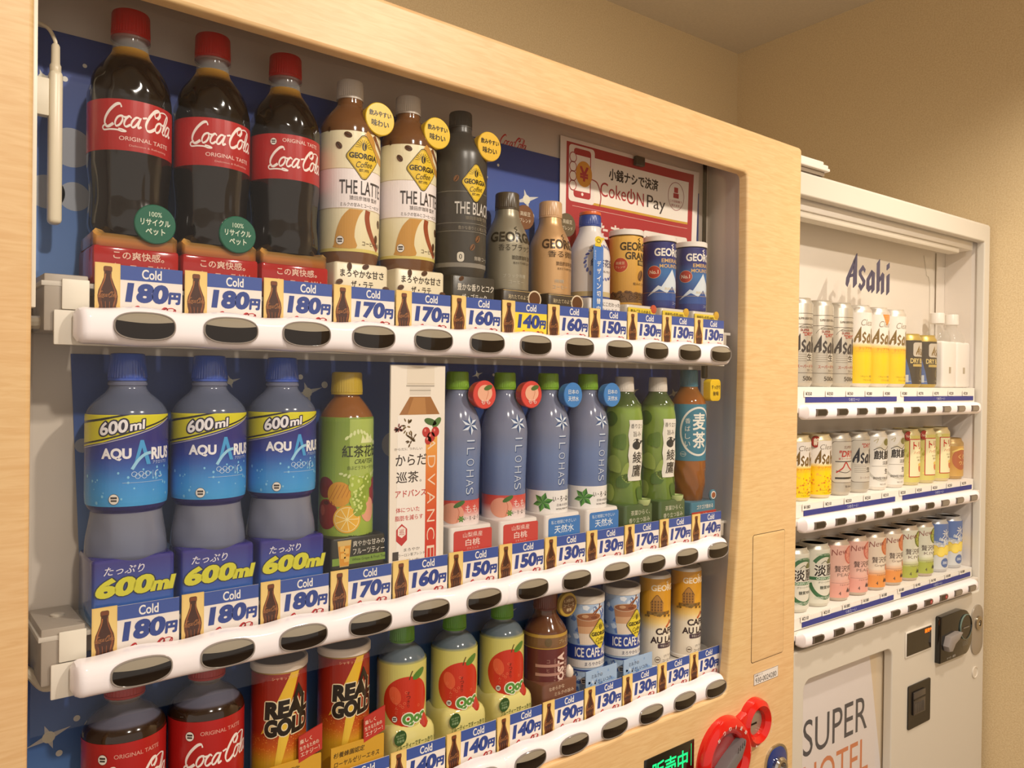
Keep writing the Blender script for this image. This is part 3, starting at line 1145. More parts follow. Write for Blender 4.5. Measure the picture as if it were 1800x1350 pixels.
def plinth(hw, z0, z1, col, zb, y0=-34, y1=30, bev=3.0, stops=None):
    """squarish pedestal the dummy stands on; y is negative towards the viewer"""
    m = M()
    q = rr(-hw, y0, hw, y1, min(bev * 1.6, 8), 3)
    rows = [(0, z0, 1), (0, z1 - bev, 1), (bev * 0.3, z1 - bev * 0.3, 1), (bev, z1, 1)]
    if stops:
        rows = [(0, z, 1) for z in stops] + rows[1:]
    v, c, f = [], [], []
    n = len(q)
    for j, (ins, z, _) in enumerate(rows):
        lp = offset_loop(q, -ins) if ins else q
        for i, p in enumerate(lp):
            v.append((p[0] * 0.001, p[1] * 0.001, z * 0.001 - zb))
            c.append(lin(col(z) if callable(col) else col))
            if j:
                a, b = (j - 1) * n + i, (j - 1) * n + (i + 1) % n
                f.append((a, b, b + n, a + n))
    f.append(tuple(range(len(v) - n, len(v))))
    f.append(tuple(reversed(range(n))))
    m.add(v, f, c)
    return m


def drum(x, y, z, r, depth, col, zb, art=None, taper=1.0):
    """round advertising badge; x, y, z in mm, front facing the viewer"""
    m = M()
    m.lathe([(r * taper, -depth), (r, -2.0), (r, -0.8), (r - 0.8, 0.0), (0.3, 0.05)], col, 40, axis='y', at=(x * 0.001, y * 0.001, z * 0.001 - zb))
    if art:
        b = Art().put(art, x, z)
        m.flat(b, y * 0.001 - 0.0002, zb)
    return m


def wp(k, r, dy=0.0):
    return (X0 + S * k, IY + dy, SHELF[r] + 0.0004)


GB = 'dummies on the '
ROWS = ('top row of bottles and cans', 'middle row of bottles', 'bottom row of bottles and cans')
zb = SHELF[0]

# ---- cola bottles, top row
COLA = [(33, 1544), (36.3, 1556), (35.8, 1566), (34.6, 1580), (35.2, 1594), (36.4, 1606), (37.0, 1613), (37.0, 1676), (36.0, 1684), (32.5, 1696), (27.0, 1706.5), (21.5, 1714), (17.0, 1721), (16.2, 1724)]


def cola_body(m):
    def md(a, z):
        if 1672 < z < 1712:
            e = math.sin((z - 1672) / 40 * PI)
            return 0.85 * e * math.sin(9 * a + (z - 1672) * 0.16)
        if 1560 < z < 1612:
            e = math.sin((z - 1560) / 52 * PI)
            return -0.7 * e * max(0, math.cos(9 * a)) ** 3
        return 0.0
    m.lathe(soft(COLA, 5), ramp([(1548, (20, 11, 6)), (1711, (22, 12, 6)), (1716, (104, 72, 28)), (1724, (146, 108, 48))]), 96, mod=md, zoff=zb)
    return m


def cola_label(var):
    a = Art()
    a.grad(-116, 116, [(1620.5, (168, 30, 28)), (1667.5, (176, 34, 33))], 0, nx=60)
    if var == 0:
        a.put(CS_W, 2, 1650, 0.58, 1)
        a.t('ORIGINAL TASTE', 6, 1631.6, 3.7, (230, 190, 180), 47, 0.01)
        a.t('Delicious & Refreshing', 9, 1625.2, 2.4, (222, 160, 150), 36, 0.0)
    else:
        a.put(CS_W, 2, 1641, 0.56, 1)
        a.t('ORIGINAL TASTE', 4, 1661, 3.8, (230, 190, 180), 42, 0.01)
        mark(a, -26, 1659, 3.4)
    return a


def ice_plinth(words=True):
    m = M()
    m.box(-0.0378, 0.0372, -0.0340, 0.0310, 0.0, 1.5325 - zb, (168, 28, 26), 0.0035)
    q = rr(-37.2, -33.4, 36.6, 30.4, 6, 3)
    n = len(q)
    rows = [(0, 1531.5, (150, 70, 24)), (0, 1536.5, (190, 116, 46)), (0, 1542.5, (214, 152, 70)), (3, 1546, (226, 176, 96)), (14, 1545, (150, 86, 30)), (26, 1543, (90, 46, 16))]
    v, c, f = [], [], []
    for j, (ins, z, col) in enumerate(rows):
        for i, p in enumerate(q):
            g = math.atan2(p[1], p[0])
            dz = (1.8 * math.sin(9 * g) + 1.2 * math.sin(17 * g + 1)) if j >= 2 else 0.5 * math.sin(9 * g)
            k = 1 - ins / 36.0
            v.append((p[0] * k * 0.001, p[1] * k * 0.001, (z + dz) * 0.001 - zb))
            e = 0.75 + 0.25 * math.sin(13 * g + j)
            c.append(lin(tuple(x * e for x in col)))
            if j:
                a, b = (j - 1) * n + i, (j - 1) * n + (i + 1) % n
                f.append((a, b, b + n, a + n))
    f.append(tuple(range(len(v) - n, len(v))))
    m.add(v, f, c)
    a = Art()
    a.t('この爽快感。', 1, 1524.0, 7.6, (232, 196, 176), 44, 0.012)
    a.t('コカ・コーラだけ', 0, 1512.6, 7.4, (226, 180, 160), 58, 0.012)
    m.flat(a, -0.0342, zb)
    return m


BADGE_R = Art().t('100%', 0, 9.0, 4.4, (196, 214, 190), 11, 0.01).t('リサイクル', 0, 1.4, 6.0, (216, 226, 204), 26, 0.02).t('ペット', 0, -7.2, 6.2, (216, 226, 204), 17, 0.02)


def cola(k, var, badge, label):
    t = thing('cola_bottle', label, 'bottle', wp(k, 0), group=GB + ROWS[0])
    cola_body(M()).build('body', GLOSS, t)
    M().lathe([(16.2, 1724), (15.8, 1728), (15.0, 1733), (15.2, 1735.2)], (180, 180, 176), 48, zoff=zb, cap=False).build('neck', CLEAR, t)
    M().lathe([(15.2, 1733.6), (17.6, 1734.0), (17.6, 1735.8), (15.2, 1736.2)], (190, 186, 180), 48, zoff=zb).build('neck_ring', CLEAR, t)
    cap_mesh(17.4, 16.6, 1736, 1761, (172, 26, 22), zb).build('cap', SATIN, t)
    M().wrap(cola_label(var), 37.15, zb).build('label', LABEL, t)
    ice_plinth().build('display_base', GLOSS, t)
    if badge:
        drum(14, -38.2, 1555.5, 18.5, 3.5, (24, 96, 72), zb, BADGE_R).build('badge', LABEL, t)
    return t


c0 = cola(0, 0, True, 'leftmost cola bottle on the top row, red cap and green round badge')
dup(c0, wp(1, 0), 'second cola bottle on the top row, with red cap and green round badge')
cola(2, 1, False, 'third cola bottle on the top row, without a green badge, left of the latte bottles')

# ---- latte bottles and black coffee
LAT0 = [(31, 1541), (33.4, 1551), (33.8, 1556), (34.4, 1600), (34.8, 1684), (34.0, 1695), (30.5, 1704.5), (25.0, 1712.5), (18.5, 1720), (14.8, 1725), (14.4, 1732)]
LAT = LAT0
LATR = prof_r(soft(LAT0, 4))
BADGE_Y = Art().t('飲みやすい', 0, 5.6, 6.4, (50, 40, 16), 28, 0.02).t('味わい', 0, -5.2, 7.6, (50, 40, 16), 22, 0.02)


def latte_art():
    a = Art()
    a.grad(-109, 109, [(1554, (214, 196, 110)), (1557.5, (214, 196, 110)), (1557.6, (226, 214, 172)), (1600, (230, 220, 186)), (1688, (236, 226, 190))], 0, nx=56)
    a.rect(-109, 1602, 109, 1646, (238, 228, 226), 1).rect(-109, 1645.6, 109, 1646.2, (190, 170, 130), 2).rect(-109, 1601.6, 109, 1602.2, (190, 170, 130), 2)
    a.poly(smooth([(-16, 1601), (-24, 1592), (-30, 1578), (-33, 1562), (-33, 1558), (-8, 1558), (-10, 1570), (-9, 1582), (-5, 1594), (0, 1601)], 3), (196, 144, 66), 2)
    a.stroke([(6, 1601), (5, 1592), (8, 1580), (15, 1568), (24, 1559)], 6.5, (152, 74, 44), 2)
    a.stroke([(2, 1687), (10, 1680), (14, 1670), (26, 1662), (40, 1660)], 9, (196, 144, 66), 1)
    a.stroke([(14, 1687), (22, 1678), (34, 1672), (44, 1672)], 5, (120, 72, 42), 2)
    a.put(DIA, 0, 1659.5, 1.04, 3)
    for x, y, r in ((-18, 1683, 4.6), (-28, 1671, 4.6), (26, 1589, 4.8), (20, 1571, 4.8), (36, 1578, 4), (-40, 1690, 3)):
        bean(a, x, y, r, 0.5 + x * 0.05, 4)
    a.t('THE LATTE', 0, 1625.5, 15, (62, 54, 52), 54, 0.01, l=3)
    a.t('猿田彦珈琲 監修', 2, 1613.5, 5.0, (90, 80, 76), 36, 0.0, l=3)
    a.t('ミルクの甘みとコーヒーのコク', 0, 1606, 4.4, (80, 70, 66), 52, 0.0, l=3)
    a.t('コーヒー飲料', 14, 1564.0, 5.4, (80, 58, 40), 30, 0.0, l=5)
    mark(a, -26, 1566, 4.6)
    return a


def latte(k, label):
    t = thing('coffee_bottle', label, 'bottle', wp(k, 0), group=GB + ROWS[0])
    M().lathe(soft(LAT, 4), (112, 74, 44), 64, zoff=zb).build('body', GLOSS, t)
    cap_mesh(15.3, 14.8, 1731, 1753, (206, 194, 180), zb).build('cap', SATIN, t)
    M().wrap(latte_art(), lambda z: LATR(z) + 0.35, zb, 20).build('label', LABEL, t)
    m = plinth(33.5, 1496, 1541.5, (228, 216, 186), zb)
    a = Art().t('まろやかな甘さ', 0, 1529.4, 8.6, (60, 48, 40), 54, 0.012).t('ザ・ラテ', 0, 1517.4, 8.2, (60, 48, 40), 27, 0.012)
    for x, y in ((-16, 1537), (-28, 1519), (30, 1515), (4, 1538)):
        bean(a, x, y, 4.4, x * 0.1, 2)
    m.flat(a, -0.0342, zb)
    m.build('display_base', SATIN, t)
    drum(20.5, -34, 1707.5, 18.6, 14, (228, 190, 34), zb, BADGE_Y, 0.94).build('badge', SATIN, t)
    return t


l0 = latte(3, 'left of the two latte bottles on the top row, white cap and yellow badge')
dup(l0, wp(4, 0), 'right of the two latte bottles on the top row, beside the charcoal bottle')

t = thing('coffee_bottle', 'charcoal black coffee bottle with dark cap and yellow badge on the top row', 'bottle', wp(5, 0), group=GB + ROWS[0])
M().lathe(soft(LAT, 4), (64, 60, 54), 64, zoff=zb).build('body', SATIN, t)
cap_mesh(14.9, 14.4, 1731, 1752, (82, 78, 72), zb).build('cap', SATIN, t)
a = Art().put(DIA, 0, 1657, 1.0, 1)
for y in (1645, 1606, 1596):
    a.rect(-60, y, 60, y + 0.7, (130, 124, 112), 0)
a.t('THE BLACK', 0, 1625, 15, (206, 200, 192), 55, 0.01).t('猿田彦珈琲 監修', 4, 1613, 4.6, (140, 130, 112), 36).t('豊かな香りと心地よい苦み', 2, 1600.6, 4.4, (150, 140, 124), 50)
a.rect(-60, 1552, 60, 1557.5, (136, 130, 120), 0).t('無糖/コーヒー', 16, 1563.6, 5.4, (186, 178, 164), 34)
a.rrect(-24, 1558.5, -15, 1570.5, 3.5, (214, 206, 190), 1).t('0', -19.5, 1564.8, 6, (50, 46, 40), l=2)
for x, y, r in ((-26, 1661, 4.5), (4, 1588, 5), (-4, 1577, 4.6), (30, 1670, 4)):
    bean(a, x, y, r, 1.0, 1, (122, 84, 56))
M().wrap(a, lambda z: LATR(z) + 0.35, zb, 10).build('label', LABEL, t)
m = plinth(33.5, 1496, 1541.5, (58, 54, 46), zb)
a = Art().t('豊かな香りとコク', 2, 1527, 8.6, (222, 214, 200), 56, 0.012).t('ザ・ブラック', 0, 1515, 8, (222, 214, 200), 38, 0.012)
bean(a, -20, 1537, 4, 0.5, 2)
m.flat(a, -0.0342, zb)
m.build('display_base', SATIN, t)
drum(21.5, -34, 1707, 18.4, 14, (228, 184, 54), zb, BADGE_Y, 0.94).build('badge', SATIN, t)

# ---- aluminium bottles
ALU = [(28.5, 1528), (30, 1530), (30, 1590), (29.2, 1598), (26.0, 1609), (20.5, 1621), (16.4, 1631), (15.4, 1640)]


ALUR = prof_r(soft(ALU, 4))


def georgia(a, y, col, w=50, h=11, l=2):
    a.t('GEORGIA', 0, y, h, col, w, 0.03, l=l)
    a.stroke([(-1.5, y + h * 0.55), (2, y + h * 0.8), (-2, y + h * 0.95), (2.5, y + h * 1.15)], 1.1, col, l)
    return a


def alu(k, col, capc, ink, sub, badge, bcol, label, gx=0.0, gw=64):
    t = thing('coffee_bottle', label, 'bottle', wp(k, 0), group=GB + ROWS[0])
    M().lathe(soft(ALU, 4), col, 64, zoff=zb).build('body', METAL, t)
    cap_mesh(16.4, 15.8, 1639, 1662, capc, zb).build('cap', SATIN, t)
    a = Art().put(georgia(Art(), 1600, ink, gw, 12.5), gx)
    a.t(sub, gx, 1586, 9.0, ink, 48, 0.0).t('猿田彦珈琲 監修', 4, 1573, 5.6, ink, 34, 0.0).t('焙きたての香り広がる', 4, 1566, 3.2, ink, 30, 0.0)
    a.t('ブラック無糖' if 'ブ' in sub else '微糖', -8, 1549, 5.0, (190, 182, 164), 32 if 'ブ' in sub else 14, 0.0).t('コーヒー', -6, 1541, 4.6, (190, 182, 164), 22, 0.0)
    M().wrap(a, lambda z: ALUR(z) + 0.3, zb, 4).build('lettering', LABEL, t)
    m = plinth(32.5, 1496, 1531, (66, 56, 44), zb)
    b = Art().t('淹れたてのような', -4, 1521, 6, (214, 196, 160), 40, 0.0).rect(-32, 1528.4, 32, 1529, (200, 170, 110), 1)
    b.ell(21, 1520, 11.5, 11.5, (224, 206, 176), 2, 28).ell(21, 1520, 9.6, 9.6, (96, 60, 34), 3, 28)
    m.flat(b, -0.0342, zb)
    m.build('display_base', SATIN, t)
    if badge:
        drum(24, -9, 1633, 16.6, 5, bcol, zb, Art().t('高級豆', 0, 4.4, 6.0, (226, 212, 186), 18, 0.0).t('ブレンド', 0, -4.6, 5.6, (226, 212, 186), 20, 0.0), 0.95).build('badge', LABEL, t)
    return t


alu(6, (150, 142, 122), (78, 66, 50), (52, 46, 34), '香るブラック', True, (120, 82, 58), 'grey aluminium coffee bottle with brown cap on the top row', -6.0, 72)
alu(7, (206, 164, 116), (206, 164, 120), (70, 50, 32), '香る微糖', True, (104, 92, 72), 'tan aluminium coffee bottle with tan cap on the top row')

t = thing('milk_tea_bottle', 'white aluminium milk tea bottle with blue cap and blue hanging strip on the top row', 'bottle', wp(8, 0), group=GB + ROWS[0])
M().lathe(soft(ALU, 4), (226, 220, 216), 64, zoff=zb).build('body', SATIN, t)
cap_mesh(16.4, 15.8, 1637, 1654, (54, 76, 150), zb).build('cap', SATIN, t)
M().lathe([(15.6, 1654), (15.9, 1656), (15.4, 1658.4), (13, 1659.4), (0.5, 1659.4)], (216, 104, 48), 48, zoff=zb).build('cap_top', SATIN, t)
a = Art()
for i in range(26):
    g = 2 * PI * i / 26
    a.ell(30 * math.cos(g), 1583 + 24 * math.sin(g), 3.4, 1.7, (70, 80, 150) if i % 2 else (120, 132, 186), 2, 10, g + 0.9)
a.t('紅茶花伝', 0, 1582, 11, (58, 62, 110), 44, 0.01).t('ROYAL MILK TEA', 6, 1570, 3, (90, 80, 90), 32)
a.rect(-70, 1532, 70, 1541, (196, 176, 130), 1).rect(-70, 1530, 70, 1534, (64, 76, 130), 2)
M().wrap(a, lambda z: ALUR(z) + 0.3, zb, 4).build('lettering', LABEL, t)
m = plinth(32.5, 1496, 1531, (222, 216, 212), zb)
m.flat(Art().t('葉にこだわった', 8, 1523, 6, (80, 74, 70), 42, 0.0).t('こくしみる', 8, 1514, 6, (80, 74, 70), 30), -0.0342, zb)
m.build('display_base', SATIN, t)
m = M().box(-0.0285, -0.0085, -0.0365, -0.0355, 1.500 - zb, 1.6040 - zb, (76, 124, 196), 0.0003)
b = Art()
b.vt('デザイン切替中', -17.5, 1579, 7.6, 10.6, (236, 236, 234), 0.02, 7.6).rect(-28.5, 1500, -26.5, 1604, (100, 146, 210), 1).vt('まもなく', -25, 1596, 3, 3.6, (220, 226, 236), 0, 3)
b.ell(-19, 1612, 7.5, 5.6, (226, 200, 70), 1).rrect(-16, 1612.6, -8, 1616.2, 1.5, (226, 200, 70), 2).ring(-19, 1611, 4, 3, 0.8, (90, 76, 30), 3).rect(-26, 1603, -14, 1608, (226, 200, 70), 2)
m.flat(b, -0.0368, zb)
m.build('hanging_strip', LABEL, t)


# ---- short cans with white display lids
def can_prof(r, z0, z1):
    return [(r - 2.6, z0), (r - 0.6, z0 + 1.6), (r, z0 + 4), (r, z1 - 4), (r - 1.6, z1 - 0.6), (r - 2.0, z1)]


def lid(r, z0, z1, zb_, col=(232, 224, 214), top=(176, 166, 154)):
    return M().lathe([(r, z0), (r + 0.5, z0 + 0.6), (r + 0.5, z1 - 1.2), (r - 0.6, z1), (r - 2.4, z1), (r - 3.0, z1 - 1.6)], col, 56, zoff=zb_, cap=False).lathe([(r - 2.9, z1 - 2.2), (r - 2.9, z1 - 1.6)], top, 48, zoff=zb_)


def shortcan(k, base, art, tcol, ttext, label):
    t = thing('coffee_can', label, 'can', wp(k, 0), group=GB + ROWS[0])
    M().lathe(can_prof(25.5, 1527, 1633), base, 56, zoff=zb).build('body', METAL if base[0] > 150 else SATIN, t)
    lid(26.2, 1632.5, 1641, zb).build('lid', SATIN, t)
    M().wrap(art, 25.7, zb).build('label', LABEL, t)
    m = plinth(31.5, 1496, 1527, (206, 198, 186), zb, -32)
    m.box(-0.0300, 0.0300, -0.0335, -0.0322, 1.512 - zb, 1.5225 - zb, tcol, 0.0004)
    m.flat(Art().t(ttext, -3, 1517.2, 5.4, (60, 46, 20), 44, 0.015), -0.0337, zb)
    m.lathe([(6.5, -1.0), (6.5, 0.6), (3, 1.6), (0.3, 1.8)], (204, 160, 50) if base[0] < 150 else (190, 80, 50), 20, axis='y', at=(0.0265, -0.0330, 1.5225 - zb))
    m.build('display_base', SATIN, t)
    return t


a = Art().grad(-80, 80, [(1531, (92, 66, 40)), (1545, (112, 80, 46)), (1547, (190, 140, 60)), (1630, (226, 176, 84))], 0, nx=40)
georgia(a, 1615, (60, 46, 22), 60, 11.5).t('GRAND', 1, 1601, 10.5, (60, 46, 22), 46, 0.03).rect(-2, 1587, 14, 1595, (52, 40, 24), 1).t('微糖', 6, 1591, 5.6, (226, 190, 110), 12, l=2)
a.ell(-30, 1587, 12, 11.5, (226, 190, 110), 1, 28).ell(-30, 1587, 11.3, 10.8, (180, 66, 46), 2, 28).t('高級豆', -30, 1590, 4.4, (230, 200, 160), 14, l=3).t('ブレンド', -30, 1584, 3.8, (230, 200, 160), 16, l=3)
bean(a, 5, 1572, 9, 1.1, 2, (120, 80, 40))
a.t('極みのコク', 2, 1559, 4.6, (70, 50, 26), 24)
for i in range(46):
    random.seed(i)
    bean(a, random.uniform(-56, 56), random.uniform(1533, 1546), 4.2, random.uniform(0, 3), 2, (104, 72, 42))
shortcan(9, (214, 164, 78), a, (222, 196, 62), '飲みごたえのある', 'gold coffee can with white lid on the top row')

a = Art().grad(-80, 80, [(1531, (34, 50, 120)), (1560, (40, 74, 140)), (1585, (52, 110, 170)), (1605, (34, 46, 118)), (1630, (36, 44, 112))], 0, nx=40)
georgia(a, 1615, (236, 230, 220), 60, 11.5).t('EMERALD', 1, 1602, 5.6, (206, 170, 110), 40, 0.02).t('MOUNTAIN', 1, 1593.5, 5.6, (206, 170, 110), 46, 0.02)
a.poly([(-42, 1546), (-24, 1563), (-19, 1561), (0, 1589), (5, 1580), (22, 1560), (34, 1548), (20, 1556), (10, 1552), (0, 1562), (-10, 1551), (-22, 1557)], (210, 220, 228), 1)
a.poly([(-42, 1546), (-22, 1557), (-10, 1551), (0, 1562), (10, 1552), (34, 1548), (34, 1540), (-44, 1540)], (40, 80, 150), 2)
a.ell(-31, 1584, 11, 10, (220, 180, 150), 1, 28).ell(-31, 1584, 10.4, 9.4, (176, 56, 46), 2, 28).t('No.1', -31, 1584, 5.6, (236, 214, 190), 14, 0.03, l=3)
a.t('高級豆×牛乳', 0, 1558, 4.2, (210, 190, 140), 28).t('コーヒー', 10, 1536, 4.2, (196, 206, 220), 16).rect(-60, 1552, 60, 1552.5, (190, 160, 90), 3)
e0 = shortcan(10, (36, 44, 112), a, (222, 196, 62), '高級豆×牛乳100%', 'left of the two blue mountain coffee cans on the top row')
dup(e0, wp(11, 0), 'right of the two blue mountain coffee cans, last on the top row')

# ================================================================== middle row
zb = SHELF[1]
# ---- sports drink
AQ = [(33, 1239), (36.4, 1245), (36.0, 1255), (33.0, 1272), (31.6, 1284), (34.2, 1288), (35.6, 1292), (36.2, 1300), (36.2, 1374), (35.2, 1379), (31.5, 1385.5), (25.0, 1392), (19.0, 1397.5), (16.6, 1402), (16.4, 1405)]
a = Art()
a.grad(-114, 114, [(1291.5, (66, 158, 220)), (1312, (60, 142, 212)), (1327, (50, 96, 176)), (1336, (46, 66, 150)), (1352, (46, 44, 122)), (1377, (40, 40, 116))], 0, nx=60)
a.poly([(-70, 1376.6), (42, 1376.6), (36, 1372), (10, 1363), (-30, 1351), (-70, 1344)], (214, 206, 40), 1)
a.poly([(-70, 1366), (-30, 1371.5), (-6, 1376.6), (-14, 1376.6), (-34, 1373), (-70, 1368.4)], (44, 42, 36), 2)
a.stroke([(-70, 1347), (-30, 1353.6), (10, 1365.4), (38, 1374)], 1.6, (44, 42, 36), 2)
a.stroke([(-70, 1343), (-30, 1350), (10, 1361.5), (38, 1372.5)], 0.8, (180, 176, 190), 2)
a.t('600', -20, 1365, 11, (40, 36, 60), 24, 0.12, sh=0.2, rot=R(9), l=3).t('600', -20, 1365, 11, (236, 232, 236), 24, 0.03, sh=0.2, rot=R(9), l=4)
a.t('ml', 0.5, 1367, 8, (40, 36, 60), 12, 0.12, sh=0.2, rot=R(9), l=3).t('ml', 0.5, 1367, 8, (236, 232, 236), 12, 0.03, sh=0.2, rot=R(9), l=4)
a.t('AQU', -17.5, 1340, 10.5, (238, 236, 240), 25, 0.045, l=3).t('RIUS', 25.5, 1340, 10.5, (238, 236, 240), 23, 0.045, l=3)
a.poly([(-3, 1328), (3, 1353), (6, 1353), (13, 1330), (9, 1330), (4.6, 1346), (1, 1333)], (70, 156, 214), 3)
a.stroke([(-4, 1326), (1, 1334), (7, 1339.4), (13, 1341)], 2.8, (150, 204, 232), 4)
a.t('アクエリアス', 24, 1331.6, 3.2, (210, 220, 236), 18, l=3)
for i in range(5):
    a.ring(-2 + i * 3.0, 1321.4 - (i % 2) * 2.0, 2.5, 2.5, 0.5, (190, 214, 236), 3, 16)
a.rect(15.2, 1317, 15.5, 1324, (190, 214, 236), 3).ring(21, 1320.5, 3.6, 3.6, 0.9, (190, 214, 236), 3, 12, R(80), R(230)).ring(24, 1320, 3.4, 3.2, 0.9, (190, 214, 236), 3, 12, R(230), R(330))
a.rect(-12, 1313.4, 28, 1313.8, (170, 200, 230), 3)
for i in range(34):
    random.seed(i + 5)
    r = random.uniform(0.5, 1.4)
    a.ell(random.uniform(-50, 50), random.uniform(1294, 1328), r, r * 1.2, (130, 196, 232), 2, 10)
mark(a, -19, 1298.5, 4.6)
t = thing('sports_drink_bottle', 'leftmost of the three blue 600 ml sports drink bottles on the middle row', 'bottle', wp(0, 1), group=GB + ROWS[1])


def md(a_, z):
    if 1244 < z < 1284:
        return 0.7 * math.sin((z - 1244) / 40 * PI) * math.sin(6 * a_ + (z - 1244) * 0.05)
    return 0.0


M().lathe(soft(AQ, 5), ramp([(1239, (112, 120, 148)), (1284.6, (134, 136, 152)), (1284.8, (48, 44, 112)), (1292, (48, 44, 112)), (1292.2, (100, 108, 132)), (1380, (96, 104, 128)), (1405, (110, 116, 140))]), 72, mod=md, zoff=zb).build('body', FROST, t)
M().lathe([(16.4, 1403), (17.6, 1404), (17.6, 1406), (16, 1408.5)], (120, 124, 150), 48, zoff=zb, cap=False).build('neck_ring', FROST, t)
cap_mesh(17.6, 15.4, 1408, 1434.5, (58, 88, 180), zb).build('cap', GLOSS, t)
M().wrap(a, lambda z: prof_r(soft(AQ, 5))(z) + 0.3, zb, 5).build('label', LABEL, t)
m = plinth(36, 1183, 1244, ramp([(1183, (62, 140, 204)), (1205, (46, 84, 168)), (1240, (52, 46, 128))]), zb, stops=[1183, 1194, 1205, 1222, 1240])
b = Art().t('たっぷり', -9, 1233, 7.6, (226, 222, 232), 34, 0.008, sh=0.25)
b.t('600', -8, 1217.5, 15, (30, 40, 60), 46, 0.10, sh=0.22, l=2).t('600', -8, 1217.5, 15, (208, 204, 44), 46, 0.06, sh=0.22, l=3).t('ml', 25, 1216, 11.5, (30, 40, 60), 18, 0.10, sh=0.22, l=2).t('ml', 25, 1216, 11.5, (208, 204, 44), 18, 0.06, sh=0.22, l=3)
m.flat(b, -0.0342, zb)
m.build('display_base', GLOSS, t)
dup(t, wp(1, 1), 'middle of the three blue 600 ml sports drink bottles on the middle row')
dup(t, wp(2, 1), 'rightmost of the three blue 600 ml sports drink bottles, beside the green bottle')

# ---- fruit tea
FR = [(29, 1222), (30.8, 1226), (30.6, 1290), (30.8, 1366), (29.4, 1371), (24, 1380), (18.0, 1388), (15.0, 1392), (14.6, 1396)]
t = thing('fruit_tea_bottle', 'green fruit tea bottle with gold cap and fruit picture on the middle row', 'bottle', wp(3, 1), group=GB + ROWS[1])
M().lathe(soft(FR, 4), (136, 84, 38), 64, zoff=zb).build('body', GLOSS, t)
cap_mesh(18.0, 17.0, 1394, 1420, (186, 156, 44), zb).build('cap', GLOSS, t)
a = Art().grad(-96, 96, [(1222, (134, 158, 54)), (1250, (156, 178, 70)), (1300, (140, 162, 58)), (1369, (122, 146, 54))], 0, nx=50)
a.rect(-11, 1300, 26, 1367, (168, 186, 92), 1)
for i in range(12):
    a.ell(-14 + i * 4.2, 1346 + 7 * math.sin(i * 0.45), 3.0, 1.6, (212, 220, 160), 2, 10, 0.8 + i * 0.3).ell(-20 + i * 4.4, 1306 - 5 * math.sin(i * 0.3), 2.6, 1.4, (206, 214, 150), 2, 10, i * 0.5)
a.poly([(2, 1340), (4, 1350), (8, 1343.5), (11, 1352), (14, 1343.5), (18, 1350), (20, 1340)], (222, 226, 170), 3)
a.t('紅茶花伝', 6, 1331, 13.5, (46, 50, 26), 50, 0.01, l=4).t('CRAFTEA', 8, 1319.5, 5, (60, 70, 30), 26, sh=0.3, l=4).t('白ぶどうフルーツティー', 8, 1312.5, 4.4, (60, 70, 30), 42, l=4)
a.ell(-22, 1283, 14, 14, (214, 150, 46), 2, 24)
for i in range(6):
    a.stroke([(-34 + i * 5, 1276 + i), (-24 + i * 4, 1294)], 0.7, (180, 110, 30), 3, sm=False)
a.ell(-38, 1260, 15, 17, (140, 40, 30), 2, 24).ell(-38, 1273, 4, 2.4, (90, 30, 22), 3).ell(-44, 1264, 4, 6, (180, 80, 60), 3)
a.ell(-40, 1290, 12, 12, (130, 44, 40), 1, 20).ell(28, 1284, 12, 16, (150, 60, 56), 1, 20)
for i in range(30):
    random.seed(i * 3)
    u = i / 30
    x, y = 2 + random.uniform(-15, 15) * (1.0 - 0.75 * u), 1300 - u * 38
    a.ell(x, y, 5.6, 5.6, ((150, 172, 56), (168, 188, 70), (136, 160, 50))[i % 3], 5 + i % 3, 14).ell(x - 1.6, y + 1.8, 1.5, 1.5, (206, 218, 130), 8, 8)
a.ell(14, 1264, 11, 14, (226, 160, 130), 3, 24)
a.ell(-13, 1255, 15.5, 15.5, (226, 168, 44), 4, 32).ell(-13, 1255, 13.8, 13.8, (240, 222, 160), 5, 32).ell(-13, 1255, 13, 13, (230, 176, 56), 6, 32)
for i in range(9):
    g = 2 * PI * i / 9
    a.stroke([(-13, 1255), (-13 + 12.6 * math.cos(g), 1255 + 12.6 * math.sin(g))], 0.8, (244, 226, 160), 7, sm=False)
a.t('果汁10%未満', 4, 1234, 6, (52, 50, 24), 32, 0.015, l=4)
M().wrap(a, lambda z: prof_r(soft(FR, 4))(z) + 0.35, zb, 4).build('label', LABEL, t)
m = plinth(34, 1183, 1236, (46, 44, 36), zb, stops=[1183, 1200])
b = Art().rect(-33, 1206, 33, 1214, (120, 150, 58), 1).t('White Grape & Fruit Tea', 12, 1210, 4, (40, 56, 20), 42, l=2).t('爽やかな甘みの', 12, 1228, 6.6, (226, 220, 206), 40, 0.0).t('フルーツティー', 12, 1219, 6.6, (226, 220, 206), 40, 0.0)
b.poly([(-27, 1233), (-10, 1233), (-13, 1204), (-24, 1204)], (206, 176, 110), 2).poly([(-26, 1227), (-11, 1227), (-13.4, 1205), (-23.6, 1205)], (212, 146, 46), 3)
for x, y in ((-21, 1224), (-16, 1221), (-20, 1216), (-16, 1212)):
    b.rrect(x - 3, y - 3, x + 3, y + 3, 1, (226, 180, 90), 4)
m.flat(b, -0.0342, zb)
m.build('display_base', SATIN, t)

